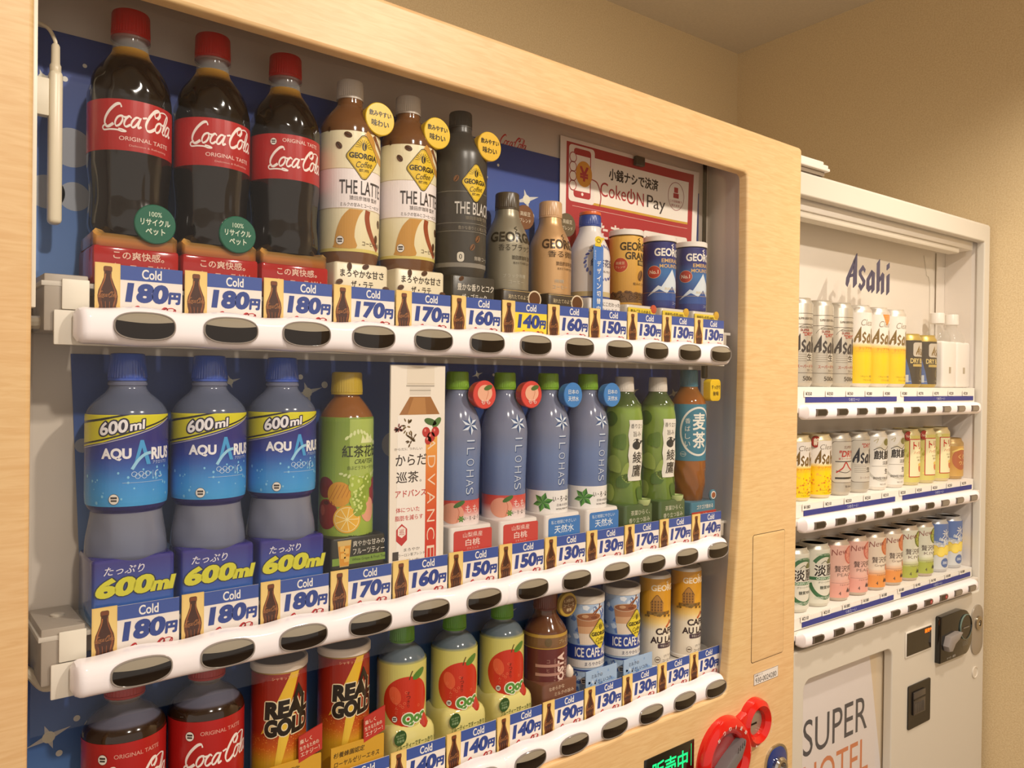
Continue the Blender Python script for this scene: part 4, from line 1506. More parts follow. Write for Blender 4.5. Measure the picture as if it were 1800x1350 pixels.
# ---- flat board with a tea picture
t = thing('tea_display_board', 'flat white printed board with a tea bottle picture, left of the peach water', 'board', (X0 + S * 4, 0.030, SHELF[1] + 0.0004), rz=0)
m = M().box(-0.0405, 0.0345, -0.0015, 0.0015, 0.0, 1.4290 - zb, (234, 224, 210), 0.0004)
a = Art().rect(-40.5, 1183, 34.5, 1429, (236, 226, 212), 0)
a.rect(-19, 1406, 19, 1428, (228, 216, 198), 1).rect(-19, 1407, 19, 1408, (206, 192, 172), 2).rect(-15, 1394, 14, 1403, (220, 210, 196), 1).rect(-20, 1404, 19, 1405.6, (176, 166, 152), 2).rect(-15, 1399, 14, 1400, (170, 160, 146), 2)
a.poly([(-15, 1392), (14, 1392), (27, 1371), (-29, 1371)], (158, 106, 56), 1).poly([(-10, 1391), (6, 1391), (8, 1371), (-18, 1371)], (180, 128, 74), 2)
a.rect(-31, 1184, 28, 1370, (240, 233, 224), 1)
for i in range(40):
    random.seed(i)
    g, q = random.uniform(0, 6.28), random.uniform(0, 1) ** 0.5
    cx, cy = ((-17, 1357), (-12, 1341), (-30, 1355))[i % 3]
    k = (9, 8, 4)[i % 3]
    a.ell(cx + k * q * math.cos(g), cy + k * q * math.sin(g), 2.4, 1.0, ((120, 96, 50), (92, 70, 40), (130, 60, 50))[i % 3], 2 + i % 3, 8, g)
for x, y, r in ((8, 1350, 5.5), (15, 1344, 5.5), (21, 1350, 5.5), (11, 1340, 4.6)):
    a.ell(x, y, r, r * 1.1, (186, 50, 46), 4, 18).ell(x - 1.5, y + 2, 1.4, 1.8, (226, 130, 120), 5, 8)
a.ell(14, 1362, 9, 4, (70, 104, 52), 3, 14, -0.3).ell(23, 1361, 8, 4, (84, 120, 60), 3, 14, 0.8)
a.t('からだに うれしい', -16, 1331, 3, (90, 70, 60), 38)
a.t('からだ', -12, 1318, 13, (60, 48, 42), 42, 0.01).t('巡茶', -17, 1298, 13, (60, 48, 42), 30, 0.01).t('。', 1, 1293, 2.6, (60, 48, 42), 2.6)
a.t('アドバンス', -12, 1279, 8, (190, 50, 44), 42, 0.015).t('体についた', -16, 1260, 6, (196, 50, 44), 32, 0.01).t('脂肪を減らす', -14, 1250.5, 6, (196, 50, 44), 38, 0.01)
hx = [(-24 + 8.5 * math.sin(R(60 * i)), 1231 + 13 * math.cos(R(60 * i))) for i in range(6)]
a.poly(hx, (190, 46, 44), 2)
a.poly([(-24 + 6 * math.sin(R(60 * i)), 1234.5 + 7 * math.cos(R(60 * i))) for i in range(6)], (238, 226, 214), 3).t('巡', -24, 1234.5, 7, (190, 46, 44), 7, l=4)
a.grad(8, 24, [(1184, (200, 52, 44)), (1240, (206, 66, 44)), (1300, (220, 120, 50)), (1345, (232, 170, 80)), (1352, (238, 220, 190))], 2)
for i, ch in enumerate('ADVANCE'):
    a.t(ch, 16, 1336 - i * 21.5, 11, (236, 214, 190), 15, -0.01, rot=-PI / 2, l=3)
a.put(CS_W, 16, 1190, 0.12, 4)
for i, (s_, y) in enumerate((('まろやか', 1213), ('ウーロン茶ブレンド', 1207), ('1日1本', 1200), ('機能性表示食品', 1193))):
    a.t(s_, -10, y, 3.8, (84, 76, 70), 10 + 3 * len(s_))
a.rect(-36, 1202, -28, 1212, (70, 62, 58), 2)
m.flat(a, -0.0016, zb)
m.build('printed_board', PAPER, t)
M().box(-0.0300, 0.0250, 0.0015, 0.0300, 0.0, 0.0030, (206, 198, 186), 0.0006).box(-0.0060, 0.0020, 0.0014, 0.0270, 0.0, 0.0400, (206, 198, 186), 0.0006).build('board_foot', SATIN, t)

# ---- spring water, peach and plain
WA = [(28, 1224), (29.0, 1228), (29.2, 1262), (29.6, 1290), (30.6, 1325), (31.0, 1343), (29.6, 1356), (26.0, 1369), (20.5, 1381), (15.5, 1391), (13.6, 1397), (13.4, 1401)]


def water(k, kind, label):
    t = thing('water_bottle', label, 'bottle', wp(k, 1), group=GB + ROWS[1])
    M().lathe(soft(WA, 4), ramp([(1224, (126, 138, 172)), (1275, (112, 132, 178)), (1310, (122, 142, 186)), (1345, (136, 142, 168)), (1380, (132, 136, 160)), (1401, (126, 134, 160))]), 64, zoff=zb).build('body', FROST, t)
    cap_mesh(14.9, 14.0, 1400, 1423, (120, 162, 44), zb).build('cap', SATIN, t)
    a = Art()
    for i in range(6):
        g = R(90 + 60 * i)
        for sd, col in ((1, (214, 224, 238)), (-1, (58, 84, 130))):  # embossed star's relief painted flat: a lit and a shaded half per petal
            a.poly([(0, 1356), (13 * math.cos(g), 1356 + 13 * math.sin(g)), (7.0 * math.cos(g + sd * R(26)), 1356 + 7.0 * math.sin(g + sd * R(26)))], col, 1)
    for ch, y in zip('ILOHAS', (1336, 1323, 1309, 1295, 1283, 1273)):
        a.t(ch, 0.6, y, 11, (58, 84, 132), 9 if ch != 'I' else 2.4, 0.02, rot=-PI / 2, l=1).t(ch, 0, y + 0.5, 11, (204, 214, 230), 9 if ch != 'I' else 2.4, -0.012, rot=-PI / 2, l=2)  # dark offset copy is painted shade under each pale, lit-looking raised letter
    M().wrap(a, lambda z: prof_r(soft(WA, 4))(z) + 0.3, zb, 5).build('embossed_emblem', LABEL, t)
    a = Art()
    if kind == 'p':
        a.grad(-91, 91, [(1227, (232, 224, 222)), (1240, (236, 214, 210)), (1250, (214, 96, 88)), (1262, (204, 74, 70))], 0, nx=46)
        a.ell(-23, 1246, 15, 13, (228, 158, 132), 2, 26).stroke([(-19, 1258), (-14, 1248), (-17, 1235)], 0.9, (206, 120, 96), 3).ell(-14, 1257.5, 8, 3, (66, 110, 50), 4, 12, 0.5)
        a.t('もも', 4, 1251, 9.5, (240, 220, 214), 20, 0.0).t('い・ろ・は・す', 5, 1239.5, 5.4, (50, 50, 46), 26, 0.01)
        for i in range(6):
            g = R(60 * i)
            a.ell(-11.5 + 2.4 * math.cos(g), 1239 + 2.4 * math.sin(g), 2.0, 1.0, (86, 140, 54), 3, 8, g)
    else:
        a.grad(-91, 91, [(1227, (232, 228, 224)), (1262, (236, 232, 228))], 0, nx=46)
        for i in range(6):
            g = R(60 * i + 15)
            for sd, col in ((1, (82, 150, 60)), (-1, (44, 106, 44))):
                a.poly([(-27, 1246), (-27 + 15 * math.cos(g), 1246 + 14 * math.sin(g)), (-27 + 8.6 * math.cos(g + sd * R(28)), 1246 + 8 * math.sin(g + sd * R(28)))], col, 2)
        a.t('い・ろ・は・す', 6, 1250.5, 7.6, (46, 42, 40), 38, 0.015).t('日本の天然水', 5, 1242, 3.8, (80, 78, 90), 24).t('NATURAL MINERAL WATER', 5, 1236.5, 2.4, (70, 68, 70), 26)
    M().wrap(a, lambda z: prof_r(soft(WA, 4))(z) + 0.35, zb, 4).build('label', LABEL, t)
    m = plinth(32.5, 1183, 1231, (226, 218, 212), zb)
    col = (200, 72, 68) if kind == 'p' else (62, 122, 190)
    b = Art().rrect(-27, 1192, 32, 1226, 3, col, 1)
    if kind == 'p':
        b.t('山梨県産', 2, 1220, 6.4, (240, 216, 206), 30).t('白桃', 2, 1210.5, 8.4, (242, 222, 214), 22, 0.01).t('エキス入り', 2, 1203, 3, (232, 190, 180), 18).t('540ml', -20, 1196, 3.6, (60, 40, 40), 11)
    else:
        b.t('私と地球にやさしい', 1, 1220, 5.2, (220, 230, 240), 46).t('天然水', 2, 1210, 10.5, (226, 234, 242), 36, 0.01)
    m.flat(b, -0.0342, zb)
    m.build('display_base', SATIN, t)
    if kind == 'p':
        c = Art().ell(0, 2, 11.5, 10.5, (236, 178, 148), 1, 26).stroke([(2, 11), (5, 3), (2, -6)], 0.8, (210, 130, 104), 2).ell(5, 9, 7, 3.2, (84, 112, 54), 3, 12, 0.3).t('もも', 1, -9, 6, (244, 214, 204), 14, 0.01, l=3)
        drum(18.5, -34, 1394, 18, 14, (216, 74, 66), zb, c, 0.9).build('badge', SATIN, t)
    else:
        c = Art().t('日本の', 0, 4.6, 6.4, (226, 234, 240), 19, 0.01).t('天然水', 0, -5.0, 6.8, (226, 234, 240), 20, 0.01)
        drum(16.5, -34, 1393, 17.4, 14, (66, 132, 200), zb, c, 0.9).build('badge', SATIN, t)
    return t


p0 = water(5, 'p', 'left of the two peach water bottles with red peach badges')
dup(p0, wp(6, 1), 'right of the two peach water bottles, beside the plain spring water')
p0 = water(7, 'w', 'left of the two spring water bottles with blue badges and green stars')
dup(p0, wp(8, 1), 'right of the two spring water bottles, beside the green tea bottles')

# ---- green tea
AY = [(26, 1217), (27.6, 1221), (28.2, 1240), (27.4, 1256), (26.4, 1268), (27.4, 1284), (28.4, 1300), (27.6, 1318), (28.0, 1336), (28.4, 1354), (27.6, 1364), (26.4, 1371), (26.4, 1376), (23.0, 1382), (18.5, 1389), (15.4, 1394), (14.2, 1398)]
t = thing('green_tea_bottle', 'left of the two green tea bottles with white paper strips', 'bottle', wp(9, 1), group=GB + ROWS[1])
M().lathe(soft(AY, 3), ramp([(1217, (88, 116, 44)), (1300, (122, 146, 62)), (1372, (130, 156, 70)), (1377, (78, 96, 50)), (1398, (70, 84, 56))]), 64, zoff=zb, mod=lambda g, z: 0.5 * math.sin(5 * g + z * 0.07) if z < 1372 else 0).build('body', GLOSS, t)
cap_mesh(15.0, 13.8, 1397, 1420, (218, 208, 196), zb).build('cap', SATIN, t)
a = Art()
random.seed(4)
for i in range(11):
    x, y = (-44, -30, -14, 18, 26, -38, -24, 20, -48, 8, 30)[i], (1356, 1322, 1276, 1340, 1300, 1288, 1262, 1262, 1246, 1244, 1226)[i]
    a.poly(smooth([(x + random.uniform(9, 15) * math.cos(g * 0.9), y + random.uniform(9, 17) * math.sin(g * 0.9)) for g in range(7)], 3, True), ((74, 106, 46), (96, 126, 54), (150, 170, 84))[i % 3], 0)
L_, R_ = [], []
for i in range(13):
    y = 1355 - i * 7.6
    wv = 1.0 * math.sin(i * 1.6)
    L_.append((-16 + wv, y))
    R_.append((13 + wv, y))
a.poly(L_ + R_[::-1], (230, 224, 212), 2)
a.t('香り立つ', -1, 1346, 7, (54, 48, 44), 24, 0.0, l=3).t('旨み', -1, 1334, 8, (54, 48, 44), 15, 0.0, l=3)
a.ell(-2, 1317, 8, 6.4, (50, 52, 54), 3, 22).poly([(4, 1317), (13, 1322), (14, 1324), (6, 1324)], (50, 52, 54), 3).rect(-4, 1322, 1, 1326, (50, 52, 54), 3).ring(-2, 1322, 7, 5, 0.9, (50, 52, 54), 3, 16, 0.4, 2.8)
a.t('綾', -1, 1299, 17, (46, 42, 40), 17, 0.012, l=3).t('鷹', -1, 1279, 18, (46, 42, 40), 18, 0.012, l=3).vt('あやたか', 9.5, 1304, 3.2, 6.6, (70, 60, 56), l=3)
M().wrap(a, lambda z: prof_r(soft(AY, 3))(z) + 0.9, zb, 4).build('label', LABEL, t)
m = plinth(31.5, 1183, 1229, (70, 94, 58), zb)
b = Art().t('茶葉ひらく、', 2, 1217, 7.4, (214, 214, 190), 42).t('香り立つ旨み', 0, 1206, 7.4, (208, 208, 184), 46)
m.flat(b, -0.0342, zb)
m.lathe([(4, 1224.5), (9, 1226), (11.5, 1231), (11.8, 1235), (10.4, 1235), (9.5, 1232.5), (0.5, 1232)], (190, 204, 140), 28, at=(0.015, -0.027, 0), zoff=zb)
m.lathe([(0.5, 1232.4), (6, 1233.6), (9.4, 1232.8)], (120, 146, 50), 20, at=(0.015, -0.027, 0), zoff=zb, cap=False)
m.build('display_base', GLOSS, t)
dup(t, wp(10, 1), 'right of the two green tea bottles, beside the teal barley tea bottle')

# ---- barley tea
MU = [(20, 1212), (23, 1218), (26, 1232), (28.0, 1250), (28.4, 1284), (28.6, 1372), (27.6, 1380), (23, 1390), (17.5, 1398), (14.6, 1404), (14.4, 1407)]
t = thing('barley_tea_bottle', 'barley tea bottle with teal label and cap, last on the middle row', 'bottle', wp(11, 1), group=GB + ROWS[1])
M().lathe(soft(MU, 4), ramp([(1212, (112, 62, 22)), (1284, (150, 88, 32)), (1375, (150, 86, 36)), (1407, (126, 80, 40))]), 64, zoff=zb, mod=lambda g, z: 0.5 * math.sin(9 * g + z * 0.2) if z < 1280 else 0).build('body', GLOSS, t)
cap_mesh(14.9, 14.2, 1405, 1433, (62, 116, 134), zb).build('cap', SATIN, t)
a = Art().rect(-90, 1285, 90, 1377, (56, 122, 146), 0)
a.ring(-8, 1333, 32, 40, 3.2, (224, 220, 212), 1, 48)
a.t('麦', -6, 1349, 27, (230, 226, 216), 25, 0.02).t('茶', -6, 1319, 26, (230, 226, 216), 25, 0.02).vt('香ばしい', -27, 1350, 8.4, 12.5, (222, 220, 210), 0.0, 8.4)
a.ring(-34, 1296, 5, 4, 0.6, (200, 206, 200), 1).rect(-38, 1295.4, -30, 1296.4, (200, 206, 200), 1)
M().wrap(a, 28.9, zb).build('label', LABEL, t)
m = plinth(32, 1183, 1220, (60, 116, 138), zb)
b = Art().rect(-31.5, 1186, 31.5, 1204, (176, 50, 44), 1).t('ゴクゴク飲める', 2, 1211.5, 6.8, (226, 222, 212), 42, 0.01).t('たっぷり600ml', 4, 1198, 6.8, (232, 200, 186), 44, 0.01)
m.flat(b, -0.0342, zb)
m.lathe([(9, -2), (9, 0.2), (8, 0.8), (0.3, 0.9)], (60, 116, 138), 28, axis='y', at=(0.025, -0.0325, 1.228 - zb))
m.lathe([(6.4, 0), (6.4, 1.2), (0.3, 1.3)], (224, 216, 206), 24, axis='y', at=(0.025, -0.0325, 1.228 - zb))
m.lathe([(4.6, 0), (4.6, 1.7), (0.3, 1.8)], (146, 80, 50), 24, axis='y', at=(0.025, -0.0325, 1.228 - zb))
m.build('display_base', GLOSS, t)
m = M()
m.prism([(0.0265 + x * 0.001, 1.400 - zb + z * 0.001) for x, z in rr(-14, -18, 14, 18, 7)], -0.034, -0.020, (226, 186, 30), 0.0015)
m.flat(Art().t('すっきり', 26.5, 1405, 6.4, (56, 46, 20), 22, 0.01).t('後味', 26.5, 1394.5, 7, (56, 46, 20), 15, 0.01), -0.0342, zb)
m.build('badge', SATIN, t)
# ================================================================== bottom row
zb = SHELF[2]
CO = [(30, 963), (35.5, 967), (36.4, 985), (37.0, 1005), (37.0, 1072), (36.0, 1077), (31.5, 1084), (25.0, 1090), (17.0, 1095), (13.2, 1099)]
t = thing('cola_bottle', 'left of the two cola bottles on the bottom row, cut off below', 'bottle', wp(0, 2), group=GB + ROWS[2])
M().lathe(soft(CO, 4), ramp([(963, (40, 22, 12)), (1082, (44, 26, 14)), (1083.5, (92, 90, 104)), (1099, (110, 110, 124))]), 64, zoff=zb).build('body', GLOSS, t)
M().lathe([(13.2, 1098), (13.4, 1103), (17.6, 1103.4), (17.6, 1105), (14, 1105.6)], (180, 172, 168), 48, zoff=zb, cap=False).build('neck_ring', CLEAR, t)
cap_mesh(18.2, 17.2, 1105, 1127, (170, 26, 22), zb).build('cap', SATIN, t)
a = Art().grad(-116, 116, [(1006, (168, 30, 28)), (1072, (174, 32, 30))], 0, nx=60)
a.put(CS_W, 4, 1036, 0.62, 1).t('ORIGINAL TASTE', 4, 1060, 3.8, (216, 150, 136), 42, 0.01)
mark(a, -27, 1058, 4.4)
M().wrap(a, 37.2, zb).build('label', LABEL, t)
dup(t, wp(1, 2), 'right of the two cola bottles on the bottom row, beside the energy drinks')

# ---- energy drink
t = thing('energy_drink_can', 'left of the two red and gold energy drink cans on the bottom row', 'can', wp(2, 2), group=GB + ROWS[2])
M().lathe(can_prof(29.2, 963, 1101), (200, 150, 60), 64, zoff=zb).build('body', METAL, t)
lid(29.9, 1099.5, 1108.5, zb, (228, 214, 198), (150, 136, 120)).build('lid', SATIN, t)
a = Art().grad(-92, 92, [(968, (206, 160, 44)), (1004, (206, 156, 40)), (1020, (194, 92, 30)), (1036, (154, 46, 24)), (1098, (146, 36, 24))], 0, nx=48)
for i in range(160):
    random.seed(i)
    a.ell(random.uniform(-46, 46), random.gauss(1022, 8), 0.5, 0.5, (226, 150, 60), 1, 6)
a.poly([(1, 1098.5), (11, 1098.5), (-4, 1050), (-31, 1034)], (222, 178, 52), 2).poly([(-12, 1052), (6, 1054), (-14, 985), (-18, 985), (-10, 1040)], (226, 186, 64), 2)
for s_, y, x in (('REAL', 1061, 0), ('GOLD', 1042, -1)):
    a.t(s_, x, y, 16, (232, 214, 176), 49, 0.12, sh=0.1, rot=R(3), l=3).t(s_, x, y, 16, (40, 32, 24), 49, 0.07, sh=0.1, rot=R(3), l=4)
a.poly([(3, 1069), (10, 1086), (20, 1069), (13, 1069), (10.5, 1076), (8, 1069)], (40, 32, 24), 5)
a.t('シャキッと元気！', -4, 1093.5, 3.6, (226, 170, 130), 30)
a.ring(-22, 981, 5.4, 5.6, 0.8, (110, 76, 30), 3).rect(-25.4, 980, -18.6, 982.6, (110, 76, 30), 3)
a.t('炭酸飲料', 24, 1022, 4, (226, 150, 110), 18)
M().wrap(a, 29.4, zb).build('label', LABEL, t)
m = M().box(-0.0320, 0.0340, -0.0345, -0.0325, 0.0, 1.0050 - zb, (214, 166, 50), 0.0003).box(-0.0320, 0.0340, -0.0325, -0.0310, 0.0, 0.0120, (190, 150, 60))
b = Art().rect(-32, 962, 34, 1005, (206, 156, 44), 1).poly([(8, 1029), (35, 1037), (35, 1009), (8, 1001)], (182, 50, 38), 2)
b.t('楽しく', 16, 1024, 4.8, (238, 216, 190), 14, 0.01, rot=R(10), l=4).t('生きるための', 20, 1017.6, 4.6, (238, 216, 190), 22, 0.01, rot=R(10), l=4).t('エナジー！', 21, 1011, 4.8, (238, 216, 190), 22, 0.01, rot=R(10), l=4)
b.t('杉養蜂園認定', -10, 996, 6, (60, 44, 20), 38, 0.015, sh=0.15).t('ローヤルゼリーエキス', 0, 986, 6, (60, 44, 20), 56, 0.015, sh=0.15)
m.flat(b, -0.0346, zb)
m.prism([(0.008, 1.029 - zb), (0.008, 1.001 - zb), (0.035, 1.009 - zb), (0.035, 1.037 - zb)], -0.0345, -0.0332, (176, 44, 34))
m.build('sign_card', PAPER, t)
dup(t, wp(3, 2), 'right of the two red and gold energy drink cans, beside the apple drinks')

# ---- apple drink
QO = [(27, 995), (29.2, 999), (29.6, 1030), (29.6, 1070), (28.6, 1075), (24, 1083), (17.5, 1089), (13.0, 1092), (12.4, 1095)]
t = thing('apple_drink_bottle', 'left of the three yellow apple drink bottles with green caps on the bottom row', 'bottle', wp(4, 2), group=GB + ROWS[2])
M().lathe(soft(QO, 4), ramp([(995, (190, 186, 110)), (1074, (176, 170, 100)), (1077, (92, 104, 112)), (1095, (110, 118, 124))]), 64, zoff=zb).build('body', GLOSS, t)
cap_mesh(15.3, 14.4, 1094.5, 1119, (86, 150, 26), zb).build('cap', SATIN, t)
a = Art().rect(-93, 996, 93, 1074, (206, 198, 112), 0)
a.ell(-9, 1030, 30, 30, (196, 52, 30), 1, 40).ell(-24, 1038, 7, 11, (216, 92, 56), 2, 18, 0.3).ell(6, 1061, 10, 4.6, (84, 128, 50), 3, 14, 0.5).stroke([(-7, 1056), (-5, 1062), (-3, 1066)], 1.4, (96, 70, 30), 3)
a.vt('すっきり', -8, 1040, 4, 5, (90, 30, 22), l=3).vt('りんご', -22, 1028, 3.4, 5, (226, 130, 90), l=3)
for i in range(9):
    random.seed(i + 40)
    a.ring(random.uniform(-28, 10), random.uniform(1008, 1046), 1.6, 1.6, 0.4, (226, 120, 80), 2, 12)
a.t('Qoo', 1, 1009.5, 13.5, (232, 230, 206), 30, 0.15, rot=R(6), l=4).t('Qoo', 1, 1009.5, 13.5, (88, 142, 62), 30, 0.06, rot=R(6), l=5)
mark(a, -24, 1010, 3.4)
M().wrap(a, 29.85, zb).build('label', LABEL, t)
m = M()
q = rr(-33, -33, 33, 30, 14, 5)
rows = [(0, 962), (0, 986), (0.8, 993), (3, 998), (6, 1001), (9, 1002)]
v, f = [], []
n = len(q)
for j, (ins, z) in enumerate(rows):
    for i, p in enumerate(q):
        g = math.atan2(p[1], p[0])
        kk = 1 - ins / 34
        v.append((p[0] * kk * 0.001, p[1] * kk * 0.001, (z + (1.6 * math.sin(5 * g + 1) if j > 1 else 0)) * 0.001 - zb))
        if j:
            x, y = (j - 1) * n + i, (j - 1) * n + (i + 1) % n
            f.append((x, y, y + n, x + n))
f.append(tuple(range(len(v) - n, len(v))))
m.add(v, f, lin((214, 204, 130)))
m.flat(Art().t('フルーティーですーっきり！', 0, 981, 5.8, (50, 74, 34), 52, 0.012).ell(-21, 992, 8.4, 9, (52, 84, 44), 1, 24).t('香料 着色料', -21, 995, 2.4, (150, 176, 130), 12, l=2).t('保存料', -21, 991.8, 2.6, (150, 176, 130), 9, l=2).t('不使用', -21, 988.2, 3.2, (170, 196, 150), 10, l=2), -0.0334, zb)
m.lathe([(0.5, 986), (5, 988), (8, 994), (7.6, 1000), (4.4, 1008), (1.2, 1014), (0.3, 1015)], (186, 52, 34), 24, at=(0.014, -0.024, 0), zoff=zb)
m.build('display_base', GLOSS, t)
dup(t, wp(5, 2), 'middle of the three yellow apple drink bottles with green caps on the bottom row')
dup(t, wp(6, 2), 'right of the three yellow apple drink bottles, beside the maroon bottle')

# ---- maroon coffee bottle
MA = [(28, 978), (30.6, 981), (31.0, 990), (31.0, 1056), (29.8, 1064), (25, 1073), (19.5, 1081), (16.0, 1088), (15.6, 1093)]
t = thing('coffee_bottle', 'maroon coffee bottle with a gold-rimmed round badge on the bottom row', 'bottle', wp(7, 2), group=GB + ROWS[2])
M().lathe(soft(MA, 4), ramp([(978, (96, 44, 40)), (1056, (92, 46, 40)), (1070, (104, 66, 40)), (1093, (90, 52, 38))]), 64, zoff=zb).build('body', GLOSS, t)
cap_mesh(17.2, 16.4, 1093, 1117, (104, 44, 38), zb).build('cap', SATIN, t)
a = Art().rect(-97, 983, 97, 1060, (100, 46, 44), 0).rect(-97, 1046, 97, 1060, (124, 90, 58), 1).rect(-97, 1060, 97, 1064, (178, 140, 62), 2).rect(-97, 1044.6, 97, 1046, (178, 140, 62), 2)
a.ell(-18, 1054, 5, 6, (104, 84, 54), 3, 20).t('プレミアム', 12, 1054, 5.4, (190, 166, 124), 28, l=3)
a.t('COSTA', 2, 1014, 11, (224, 196, 184), 46, 0.05, rot=PI / 2).t('COFFEE', 12, 1012, 4, (200, 160, 146), 28, 0.0, rot=PI / 2).t('EST. LONDON 1971', -8, 1014, 2.6, (190, 150, 136), 34, rot=PI / 2).vt('コーヒー', -18, 1028, 4.4, 6, (176, 130, 116), l=3)
mark(a, -14, 992, 3.6)
M().wrap(a, lambda z: prof_r(soft(MA, 4))(z) + 0.35, zb, 10).build('label', LABEL, t)
m = plinth(32, 962, 1000, (112, 72, 56), zb)
m.flat(Art().t('なめらかな', -8, 993, 5.2, (222, 196, 170), 28, 0.01).t('ミルクの旨み', 6, 984.5, 5.2, (222, 196, 170), 36, 0.01), -0.0342, zb)
m.lathe([(0.4, 997), (5, 999), (7, 1004), (6, 1010), (2, 1015), (0.4, 1016)], (222, 206, 188), 20, at=(0.022, -0.026, 0), zoff=zb)
m.build('display_base', SATIN, t)
m = drum(26, -19, 1097, 17, 6, (178, 146, 62), zb, None)
m.flat(Art().ell(27, 1097, 13, 13, (104, 70, 44), 1, 32).t('1.3倍の', 27, 1103, 5, (224, 200, 160), 17, 0.015).t('コーヒー豆', 27, 1096.5, 4.6, (224, 200, 160), 20, 0.015).t('使用', 27, 1090, 4.6, (224, 200, 160), 9, 0.015), -0.0192, zb)
m.build('badge', SATIN, t)

# ---- iced cafe au lait cans
t = thing('coffee_can', 'left of the two blue and white iced cafe au lait cans', 'can', wp(8, 2), group=GB + ROWS[2])
M().lathe(can_prof(27.6, 963, 1093), (180, 180, 186), 64, zoff=zb).build('body', METAL, t)
lid(28.2, 1092, 1103, zb, (226, 216, 204), (150, 142, 132)).build('lid', SATIN, t)
a = Art().grad(-87, 87, [(967, (150, 178, 214)), (995, (176, 198, 222)), (1040, (140, 166, 206)), (1092, (170, 190, 216))], 0, nx=44)
for i in range(90):
    random.seed(i)
    x, y = random.uniform(-60, 60), random.choice((random.uniform(968, 992), random.uniform(1034, 1090)))
    a.poly([(x + random.uniform(2, 7) * math.cos(g), y + random.uniform(2, 6) * math.sin(g)) for g in (0, 1.3, 2.6, 3.9, 5.2)], random.choice(((200, 214, 232), (96, 126, 184), (72, 104, 170), (226, 230, 236))), 1)
b = Art()
b.poly([(-22, 1074), (16, 1074), (12, 1034), (-16, 1034)], (222, 204, 184), 2).poly([(-22, 1074), (16, 1074), (14.6, 1060), (-20, 1060)], (176, 122, 84), 3).poly([(-20, 1060), (14.6, 1060), (13.6, 1050), (-18.6, 1050)], (204, 160, 120), 3)
b.ell(-3, 1074, 19.4, 6, (206, 176, 146), 4, 28).ell(-3, 1074, 17.6, 5, (150, 92, 58), 5, 28).ell(-9, 1075, 5, 2.4, (196, 150, 110), 6, 12).ell(4, 1073, 5, 2, (120, 64, 36), 6, 12)
b.stroke([(0, 1075), (6, 1082), (18, 1088)], 2.2, (150, 86, 46), 6).stroke([(4, 1076), (12, 1086), (14, 1092)], 1.6, (130, 70, 36), 6)
a.put(b, -12, 0)
a.put(diamond(0.92, (222, 200, 60)), 3, 1048, 1.0, 7)
a.rect(-87, 1013, 87, 1033, (44, 66, 146), 8).t('ICE CAFE AU LAIT', 2, 1023, 13, (232, 228, 224), 74, 0.02, l=9)
a.rect(-87, 1001, 87, 1012, (224, 218, 212), 8).t('まろやかなミルク', 0, 1006.6, 5.4, (60, 60, 90), 42, 0.01, l=9).rect(-87, 996, 87, 998, (44, 66, 146), 8)
mark(a, -22, 982, 4.6, 8)
M().wrap(a, 27.8, zb).build('label', LABEL, t)
m = M().box(-0.0300, 0.0330, -0.0340, -0.0325, 0.0, 1.0010 - zb, (150, 178, 214), 0.0003).box(-0.0300, 0.0330, -0.0325, -0.0310, 0.0, 0.0090, (150, 178, 214))
b = Art().rect(-30, 962, 33, 1001, (160, 186, 218), 1)
for i in range(26):
    random.seed(i + 70)
    x, y = random.uniform(-28, 31), random.uniform(964, 998)
    b.poly([(x + random.uniform(1, 3.4) * math.cos(g), y + random.uniform(1, 3.4) * math.sin(g)) for g in (0, 1.3, 2.6, 3.9, 5.2)], random.choice(((196, 212, 232), (110, 144, 196), (132, 164, 208))), 2)
b.t('ミルクの', -8, 992, 5.4, (46, 50, 76), 22, 0.012, l=3).t('やさしいコク', 4, 983, 5.4, (46, 50, 76), 34, 0.012, l=3)
m.flat(b, -0.0341, zb)
m.build('sign_card', LABEL, t)
dup(t, wp(9, 2), 'right of the two blue and white iced cafe au lait cans, beside the yellow cans')

# ---- yellow cafe au lait cans
t = thing('coffee_can', 'left of the two slim yellow and white cafe au lait cans', 'can', wp(10, 2), group=GB + ROWS[2])
M().lathe(can_prof(24.6, 963, 1109), (214, 206, 196), 56, zoff=zb).build('body', METAL, t)
a = Art().grad(-77.5, 77.5, [(967, (232, 222, 208)), (1022, (234, 222, 200)), (1036, (230, 196, 120)), (1048, (220, 160, 50)), (1104, (216, 152, 36))], 0, nx=40)
georgia(a, 1090, (240, 222, 190), 54, 9)
W = (120, 84, 44)
b = Art()
b.poly([(-14, 1050), (-14, 1066), (-9, 1074), (-4, 1079), (1, 1074), (6, 1066), (6, 1050)], (176, 124, 54), 2).stroke([(-14, 1066), (-9, 1074), (-4, 1079), (1, 1074), (6, 1066)], 1.0, W, 3).rect(-20, 1048, 16, 1053, (140, 98, 46), 3)
for i in range(4):
    for j in range(4):
        b.rect(-12.6 + i * 4.6, 1054 + j * 4.4, -10 + i * 4.6, 1057 + j * 4.4, W, 4)
for i in range(26):
    random.seed(i + 9)
    b.ell(random.uniform(-22, 20), random.uniform(1045, 1052), 2.4, 1.8, random.choice(((110, 84, 40), (140, 110, 56))), 4, 8)
a.put(b, -14, 0)
a.stroke([(-2, 1028), (4, 1033), (8, 1038)], 3.4, (190, 90, 40), 3).stroke([(9, 1032), (13, 1036)], 2.4, (70, 50, 50), 3)
a.t('CAFE', -2, 1022, 9.6, (60, 44, 44), 34, 0.035).t('AU LAIT', -2, 1008.6, 9.6, (60, 44, 44), 50, 0.035).rrect(-16, 995.6, 12, 1003, 2, (74, 56, 66), 2).t('牛乳たっぷり', -2, 999.3, 4, (226, 214, 200), 20, l=3)
